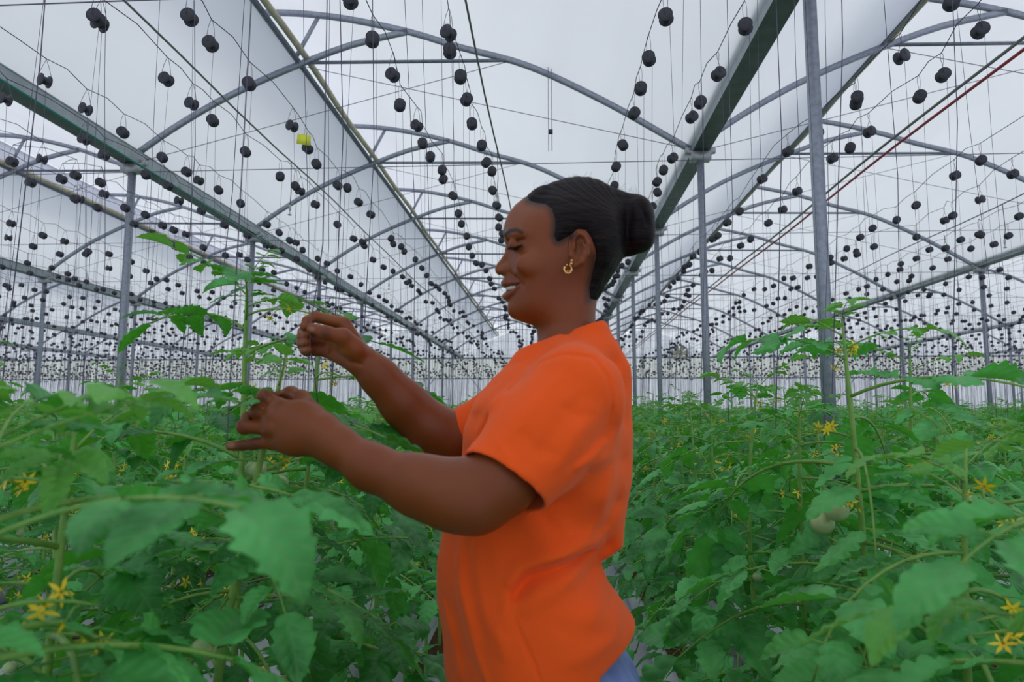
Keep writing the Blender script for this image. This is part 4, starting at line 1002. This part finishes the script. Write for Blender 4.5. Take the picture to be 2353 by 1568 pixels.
# teeth behind the parted lips
TG = Grid(G.lo, G.lo+np.array(G.n)*h, h*.6) if False else None
M['teeth'] = mat('teeth', (.75, .70, .62), .25)
s = MB(); T = []
for sg in (1, -1):
    tp = [(1160.5, .000), (1161.5, .005), (1164, .0105), (1169, .0165), (1176, .0215), (1184, .0265), (1192, .031)]
    for j, (x, w) in enumerate(tp):
        yc = 661-.20*(x-1160); p = PX(x+2.0, yc, YM-w); T.append((sg*j, p[0], YM-sg*w, p[2]))
T = sorted({(round(a, 4), *c) for a, *c in T}); P = [np.array(t[1:]) for t in T]
Pd = []
for i in range(len(P)-1):
    for k in range(5): Pd.append((P[i]+(P[i+1]-P[i])*k/5, k))
V = []; 
for p, k in Pd:
    inn = np.array([.0006 if k == 0 else 0, 0, 0])
    V += [p+inn+(0, 0, .004), p+inn+(-.0004, 0, 0), p+inn+(0, 0, -.0048+(.0006 if k == 0 else 0)), p+(.004, 0, -.0045), p+(.004, 0, .004)]
k = 5; F = [(i*k+j, i*k+(j+1) % k, (i+1)*k+(j+1) % k, (i+1)*k+j) for i in range(len(Pd)-1) for j in range(k)]
s.add(V, F).build('teeth', M['teeth'], person, True)
# lashes
s = MB()
for sg in (-1, 1):
    for i in range(26):
        t = i/25; px, py, w = 1169+30*t, 570-6*t+3*math.sin(t*3.1), .0270+.0245*t**.9
        p = PX(px, py, YM-w); p[1] = YM+sg*(w); q = p+np.array([-.0055, sg*.004, -.0028-.002*t]); s.tube([p, (p+q)/2+(0, 0, -.0012), q], [.0004, .0003, .0001], 3)
s.build('eyelashes', M['hair'], person)
# gold earrings
M['gold'] = mat('gold', (.95, .62, .22), .22, 1); M['stone'] = mat('orange_stone', (.8, .2, .05), .2)
for sg in (-1, 1):
    s = MB()
    def E_(px, py, w): p = PX(px, py, YM-w); return np.array([p[0], YM+sg*w, p[2]])
    c = E_(1305, 618, .0735); s.tube([c+np.array([math.cos(a)*.0058, sg*-.001*math.cos(a), math.sin(a)*.0068]) for a in np.linspace(2.6, 7.4, 18)], .0014, 8)
    for px, py in ((1303, 609), (1299, 615), (1311, 622)): q = E_(px, py, .0745); s.lathe(q, [(.0002, -.0016), (.0013, -.0010), (.0016, 0), (.0013, .0010), (.0002, .0016)], 8)
    s.build('hoop_earring', M['gold'], person, True)['label'] = 'small gold hoop earring'
    s = MB()
    for px, py in ((1314, 599), (1313, 606)): q = E_(px, py, .0795); s.lathe(q, [(.0002, -.0022), (.0018, -.0014), (.0023, 0), (.0018, .0014), (.0002, .0022)], 10)
    s.build('stud_earring', M['gold'], person, True)['label'] = 'pair of gold ear studs'
    q = E_(1304, 624, .0735); MB().lathe(q, [(.0002, -.0022), (.002, -.0014), (.0026, 0), (.002, .0014), (.0002, .0022)], 8).build('earring_stone', M['stone'], person, True)
# ---------------------------------------------------------------- orange T-shirt
SO = [(1196, 800), (1175, 838), (1135, 878), (1092, 925), (1068, 985), (1056, 1055), (1038, 1130), (1018, 1215), (1009, 1283), (1011, 1369), (1022, 1488), (1032, 1568), (1040, 1680), (1100, 1720), (1250, 1720), (1400, 1690),
      (1440, 1600), (1465, 1500), (1471, 1445), (1450, 1412), (1431, 1385), (1401, 1342), (1391, 1312), (1384, 1290), (1402, 1276), (1426, 1252), (1439, 1180), (1449, 1099), (1453.5, 990), (1450, 899), (1442, 844), (1420, 790), (1395, 752), (1377, 725), (1340, 722), (1290, 740), (1240, 765), (1205, 785)]
SC = [(1250, 800, .060), (1310, 775, .068), (1360, 762, .062), (1220, 838, .085), (1270, 825, .12), (1320, 818, .15), (1365, 825, .125), (1402, 835, .06), (1150, 890, .075), (1200, 885, .125), (1260, 880, .160), (1330, 880, .170), (1385, 880, .118), (1420, 890, .06),
      (1105, 960, .075), (1150, 960, .125), (1220, 960, .155), (1300, 960, .165), (1380, 960, .140), (1425, 965, .07), (1080, 1050, .065), (1120, 1050, .115), (1200, 1050, .142), (1300, 1050, .150), (1380, 1060, .145), (1422, 1060, .075),
      (1060, 1150, .08), (1100, 1150, .118), (1200, 1150, .140), (1300, 1150, .142), (1380, 1150, .132), (1415, 1150, .065), (1040, 1250, .08), (1100, 1250, .128), (1200, 1250, .142), (1300, 1255, .138), (1355, 1258, .085), (1395, 1250, .04),
      (1035, 1320, .085), (1100, 1320, .135), (1200, 1320, .148), (1300, 1320, .142), (1350, 1315, .075), (1045, 1400, .095), (1100, 1400, .145), (1200, 1400, .160), (1300, 1400, .160), (1370, 1400, .135), (1420, 1410, .08),
      (1060, 1500, .10), (1120, 1500, .155), (1220, 1500, .175), (1320, 1500, .173), (1400, 1490, .13), (1080, 1600, .11), (1150, 1600, .17), (1250, 1600, .18), (1350, 1600, .16), (1420, 1560, .1)]
S_ = Grid((-.24, .84, .76), (.185, 1.38, 1.455), .0026)
gs = relief(SO, SC, S_.ax[0], S_.ax[2], step=10, off=13, out_g=-.0028)
S_.d = relief_d(S_, gs)
a, b_ = PX(1318, 908, .968), PX(1160, 1106, .905)
e1, e2 = PX(1066, 1044, .905), PX(1252, 1168, .90)
TD = S_.d.copy(); S_.d[:] = .05; S_.chain([a, (a+b_)/2, b_+(b_-a)*.25], [.070, .066, .062], .035, m=.06)
A1, B1 = PX(1290, 905, 1.25), PX(1085, 1000, 1.262); S_.chain([A1, (A1+B1)/2, B1+(B1-A1)*.2], [.072, .062, .058], .03, m=.06)
SD = S_.d.copy(); S_.d = np.zeros_like(SD)
# folds and seams, laid over the near side in the side view
X3, Z3 = np.meshgrid(S_.ax[0], S_.ax[2], indexing='ij')
def fold(pts, Yd, amp, wid, side=-1, ylim=None):
    P = [PX(x, y, Yd)[[0, 2]] for x, y in pts]; d = np.full(X3.shape, 9.); A_ = np.zeros(X3.shape)
    for i in range(len(P)-1):
        a_, c_ = P[i], P[i+1]; ab = c_-a_; t = np.clip(((X3-a_[0])*ab[0]+(Z3-a_[1])*ab[1])/(ab@ab), 0, 1); dd = np.hypot(X3-a_[0]-t*ab[0], Z3-a_[1]-t*ab[1])
        # taper at both ends
        u = (i+t)/(len(P)-1); dn_ = dd/(wid*(.45+.55*np.sin(np.pi*np.clip(u, .02, .98)))); A_ = np.where(dn_ < d, np.clip(np.sin(np.pi*u), 0, 1)**.6, A_); d = np.minimum(d, dn_)
    k = int((YM-.03-S_.lo[1])/S_.h)
    f = (amp*A_*np.exp(-d*d)).astype(np.float32)[:, None, :]
    if side < 0: S_.d[:, :k, :] -= f
    else: S_.d[:, k:, :] -= f
N_ = .97
fold([(1376, 1283), (1330, 1290), (1285, 1299), (1220, 1321), (1187, 1358), (1176, 1372)], N_, -.017, .010)
fold([(1400, 1262), (1340, 1262), (1260, 1276), (1200, 1298), (1163, 1340)], N_, .013, .017)
fold([(1380, 1310), (1300, 1330), (1230, 1360), (1200, 1400)], N_, .007, .017)
fold([(1171, 1375), (1203, 1445), (1230, 1499), (1255, 1575)], N_, -.0028, .003)
fold([(1165, 1370), (1150, 1430), (1165, 1500)], N_, .006, .014)
fold([(1425, 1040), (1400, 1120), (1385, 1190), (1350, 1240)], N_, .006, .012)
fold([(1263, 1185), (1320, 1232), (1371, 1250), (1415, 1235)], N_, .008, .014)
fold([(1240, 1175), (1290, 1215), (1350, 1228)], N_, -.005, .012)
fold([(1055, 1229), (1060, 1342), (1100, 1477), (1138, 1560)], 1.0, .006, .009); fold([(1075, 1240), (1082, 1340), (1122, 1470)], .98, -.004, .009)
fold([(1022, 1380), (1041, 1450), (1068, 1545)], 1.03, .005, .008); fold([(1110, 1250), (1130, 1350), (1165, 1450)], .97, -.004, .014)
fold([(1220, 855), (1247, 831), (1295, 817), (1360, 825), (1393, 871), (1404, 936), (1392, 985)], .94, -.0030, .0032)
fold([(1222, 848), (1200, 880), (1176, 920), (1128, 970), (1095, 1015)], .955, -.004, .014)
fold([(1404, 930), (1385, 985), (1350, 1035), (1300, 1070)], .95, -.005, .013); fold([(1430, 900), (1425, 985), (1400, 1040), (1350, 1075)], .98, .006, .012)
fold([(1395, 1010), (1360, 1050), (1315, 1075)], .93, .006, .009)
fold([(1300, 850), (1240, 920), (1190, 980), (1150, 1030)], .90, .0030, .012); fold([(1345, 900), (1280, 980), (1230, 1060)], .88, -.0035, .013); fold([(1370, 930), (1320, 1010), (1270, 1090)], .88, .0035, .012)
fold([(1190, 985), (1230, 1030), (1290, 1050)], .87, -.0025, .010); fold([(1280, 930), (1330, 960), (1370, 950)], .89, -.003, .010); fold([(1130, 1000), (1180, 1070), (1240, 1110)], .86, .0025, .009)
fold([(1070, 1028), (1160, 1092), (1256, 1150)], .875, -.0022, .0025)
fold([(1080, 950), (1110, 930), (1160, 880)], 1.04, .004, .010); fold([(1095, 1000), (1120, 950), (1180, 880)], 1.02, .005, .009); fold([(1330, 790), (1370, 800), (1400, 840)], 1.0, -.003, .012)
fold([(1440, 1110), (1425, 1180), (1400, 1225)], 1.03, .005, .010); fold([(1270, 1420), (1340, 1440), (1420, 1455)], N_, -.004, .016); fold([(1290, 1500), (1350, 1490), (1420, 1470)], N_, .003, .014)
# broad soft waves in the cloth
Xw, Zw = X3*1., Z3*1.
wv = np.zeros_like(Xw)
for fx, fz, p_, am in ((38, 13, .3, .0016), (-21, 31, 1.7, .0014), (60, 41, 2.2, .0008), (9, 55, 4., .0010)): wv += am*np.sin(Xw*fx+Zw*fz+p_+1.5*np.sin(Xw*11+Zw*17))
S_.d -= wv.astype(np.float32)[:, None, :]
FO = S_.d
X, Y, Z = S_.ax[0][:, None, None], S_.ax[1][None, :, None], S_.ax[2][None, None, :]
def plane(p, n): n = np.array(n, float)/np.linalg.norm(n); return ((X-p[0])*n[0]+(Y-p[1])*n[1]+(Z-p[2])*n[2]).astype(np.float32)
def smin(p, q, k): hh = np.maximum(k-np.abs(p-q), 0)/k; return np.minimum(p, q)-hh*hh*k*.25
ax1 = (b_-a)/np.linalg.norm(b_-a); ed = e2-e1; n1 = ax1-ed*(ax1@ed)/(ed@ed); n1 /= np.linalg.norm(n1); m1 = plane((e1+e2)/2, n1)
f1, f2_ = PX(1028, 962, 1.262), PX(1066, 1040, 1.262); ax2 = (B1-A1)/np.linalg.norm(B1-A1); ed = f2_-f1; n2 = ax2-ed*(ax2@ed)/(ed@ed); n2 /= np.linalg.norm(n2); m2 = plane((f1+f2_)/2, n2)
mm = np.where(Y < YM, m1, m2)
FS = FO-wv.astype(np.float32)[:, None, :]*0
solid = smin(TD, np.maximum(SD, mm), .03)+FO
pf, pb = PX(1197, 806, YM), PX(1378, 744, YM); dn = np.array([-(pb-pf)[2], 0, (pb-pf)[0]]); nk = plane(pf, dn)
tt = .0085-.0045*np.exp(-(np.minimum(np.where((SD < .012) & (TD > .004), np.abs(mm), 1), np.where(Z > 1.36, np.abs(nk), 1))/.02)**2)
cav = smin(TD, np.maximum(SD, mm-.012), .03)+np.clip(FO, -.006, .006)+tt+np.maximum(FO-.006, 0)
# ribbed collar band, then open the neck
rad = np.abs(Y-YM)
band = (np.clip(1-np.abs(nk+.010)/.010, 0, 1)**.5*.0018*(rad < .11)).astype(np.float32)
S_.d = np.maximum(solid-band, -cav)
S_.d = np.maximum(S_.d, np.where((rad < .125) & (Z > 1.3), nk, -1).astype(np.float32))
# hem, high at the back and lower towards the front
hb, hm, hf = PX(1471, 1458, YM), PX(1382, 1562, .95), PX(1040, 1660, YM)
hemz = np.interp(S_.ax[0], [hf[0], PX(1300, 0, YM)[0], hm[0], PX(1440, 0, YM)[0], hb[0]+.003], [hf[2], hf[2]+.005, hm[2], hm[2]+.035, hb[2]-.005])
S_.d = np.maximum(S_.d, (hemz[:, None, None]-Z).astype(np.float32)+0*Y)
V, F = S_.mesh(); print('shirt', len(V))
me = mesh_from('t_shirt', V, F, True)
m = mat('orange_cotton', (.96, .105, .010), .85, spec=.2); N = m.node_tree.nodes; L = m.node_tree.links; b = N['Principled BSDF']
tc = N.new('ShaderNodeTexCoord'); n1_ = N.new('ShaderNodeTexNoise'); n1_.inputs['Scale'].default_value = 700; n1_.inputs['Detail'].default_value = 2; n3 = N.new('ShaderNodeTexNoise'); n3.inputs['Scale'].default_value = 28; n3.inputs['Detail'].default_value = 4
for q in (n1_, n3): L.new(tc.outputs['Object'], q.inputs['Vector'])
bp = N.new('ShaderNodeBump'); bp.inputs['Strength'].default_value = .3; bp.inputs['Distance'].default_value = .0008; bp2 = N.new('ShaderNodeBump'); bp2.inputs['Strength'].default_value = .25; bp2.inputs['Distance'].default_value = .006
L.new(n1_.outputs['Fac'], bp.inputs['Height']); L.new(n3.outputs['Fac'], bp2.inputs['Height']); L.new(bp2.outputs[0], bp.inputs['Normal']); L.new(bp.outputs[0], b.inputs['Normal'])
b.inputs['Sheen Weight'].default_value = .25; b.inputs['Sheen Roughness'].default_value = .5; b.inputs['Sheen Tint'].default_value = (1, .6, .4, 1)
me.materials.append(m); shirt = link('t_shirt', me, person); shirt['label'] = 'plain bright orange short-sleeved T-shirt'
# jeans, legs and shoes
J = Grid((-.16, .88, .02), (.20, 1.32, .96), .005)
hip = PX(1320, 1540, YM)[0]
J.ell((.015, YM, .83), (.11, .16, .12), .03)
J.ell((.055, YM-.07, .82), (.085, .075, .085), .03); J.ell((.055, YM+.07, .82), (.085, .075, .085), .03)
for sg in (-1, 1): J.chain([(.025, YM+sg*.085, .80), (.02, YM+sg*.085, .48), (.04, YM+sg*.085, .10)], [.088, .062, .050], .03)
J.d = np.maximum(J.d, .09-J.ax[2][None, None, :]); J.d = np.maximum(J.d, J.ax[2][None, None, :]-.945).astype(np.float32)
V, F = J.mesh(); me = mesh_from('jeans', V, F, True); M['denim'] = mat('light_blue_denim', (.17, .24, .55), .8, var=(.24, .32, .62), vscale=40, bump=.3, bscale=400); me.materials.append(M['denim']); link('jeans', me, person)
M['shoe'] = mat('dark_rubber_boot', (.03, .03, .035), .5)
for sg in (-1, 1):
    K = Grid((-.17, YM+sg*.085-.07, -.005), (.12, YM+sg*.085+.07, .14), .004); yy = YM+sg*.085
    K.chain([(.045, yy, .11), (.045, yy, .045), (-.05, yy, .036), (-.10, yy, .032)], [.044, .044, .040, .034], .03); K.d = np.maximum(K.d, (.002-K.ax[2][None, None, :])).astype(np.float32)
    V, F = K.mesh(); me = mesh_from('shoe', V, F, True); me.materials.append(M['shoe']); link('shoe', me, person)
# twine drawn through her raised fingers
tp = [PX(742, 560, 1.16), PX(728, 660, 1.155), PX(718, 716, 1.152), PX(714, 745, 1.146), PX(712, 800, 1.150), PX(722, 860, 1.17), PX(735, 960, 1.2)]
t = thing('pulled_twine', "black twine running through the woman's raised hand down into the plants", 'twine'); top = PX(742, 560, 1.16); 
MB().tube([(top[0]-.02, top[1], ZW), (top[0]-.01, top[1], 2.4)]+tp, .0011, 4).build('twine_strand', M['twine'], t)
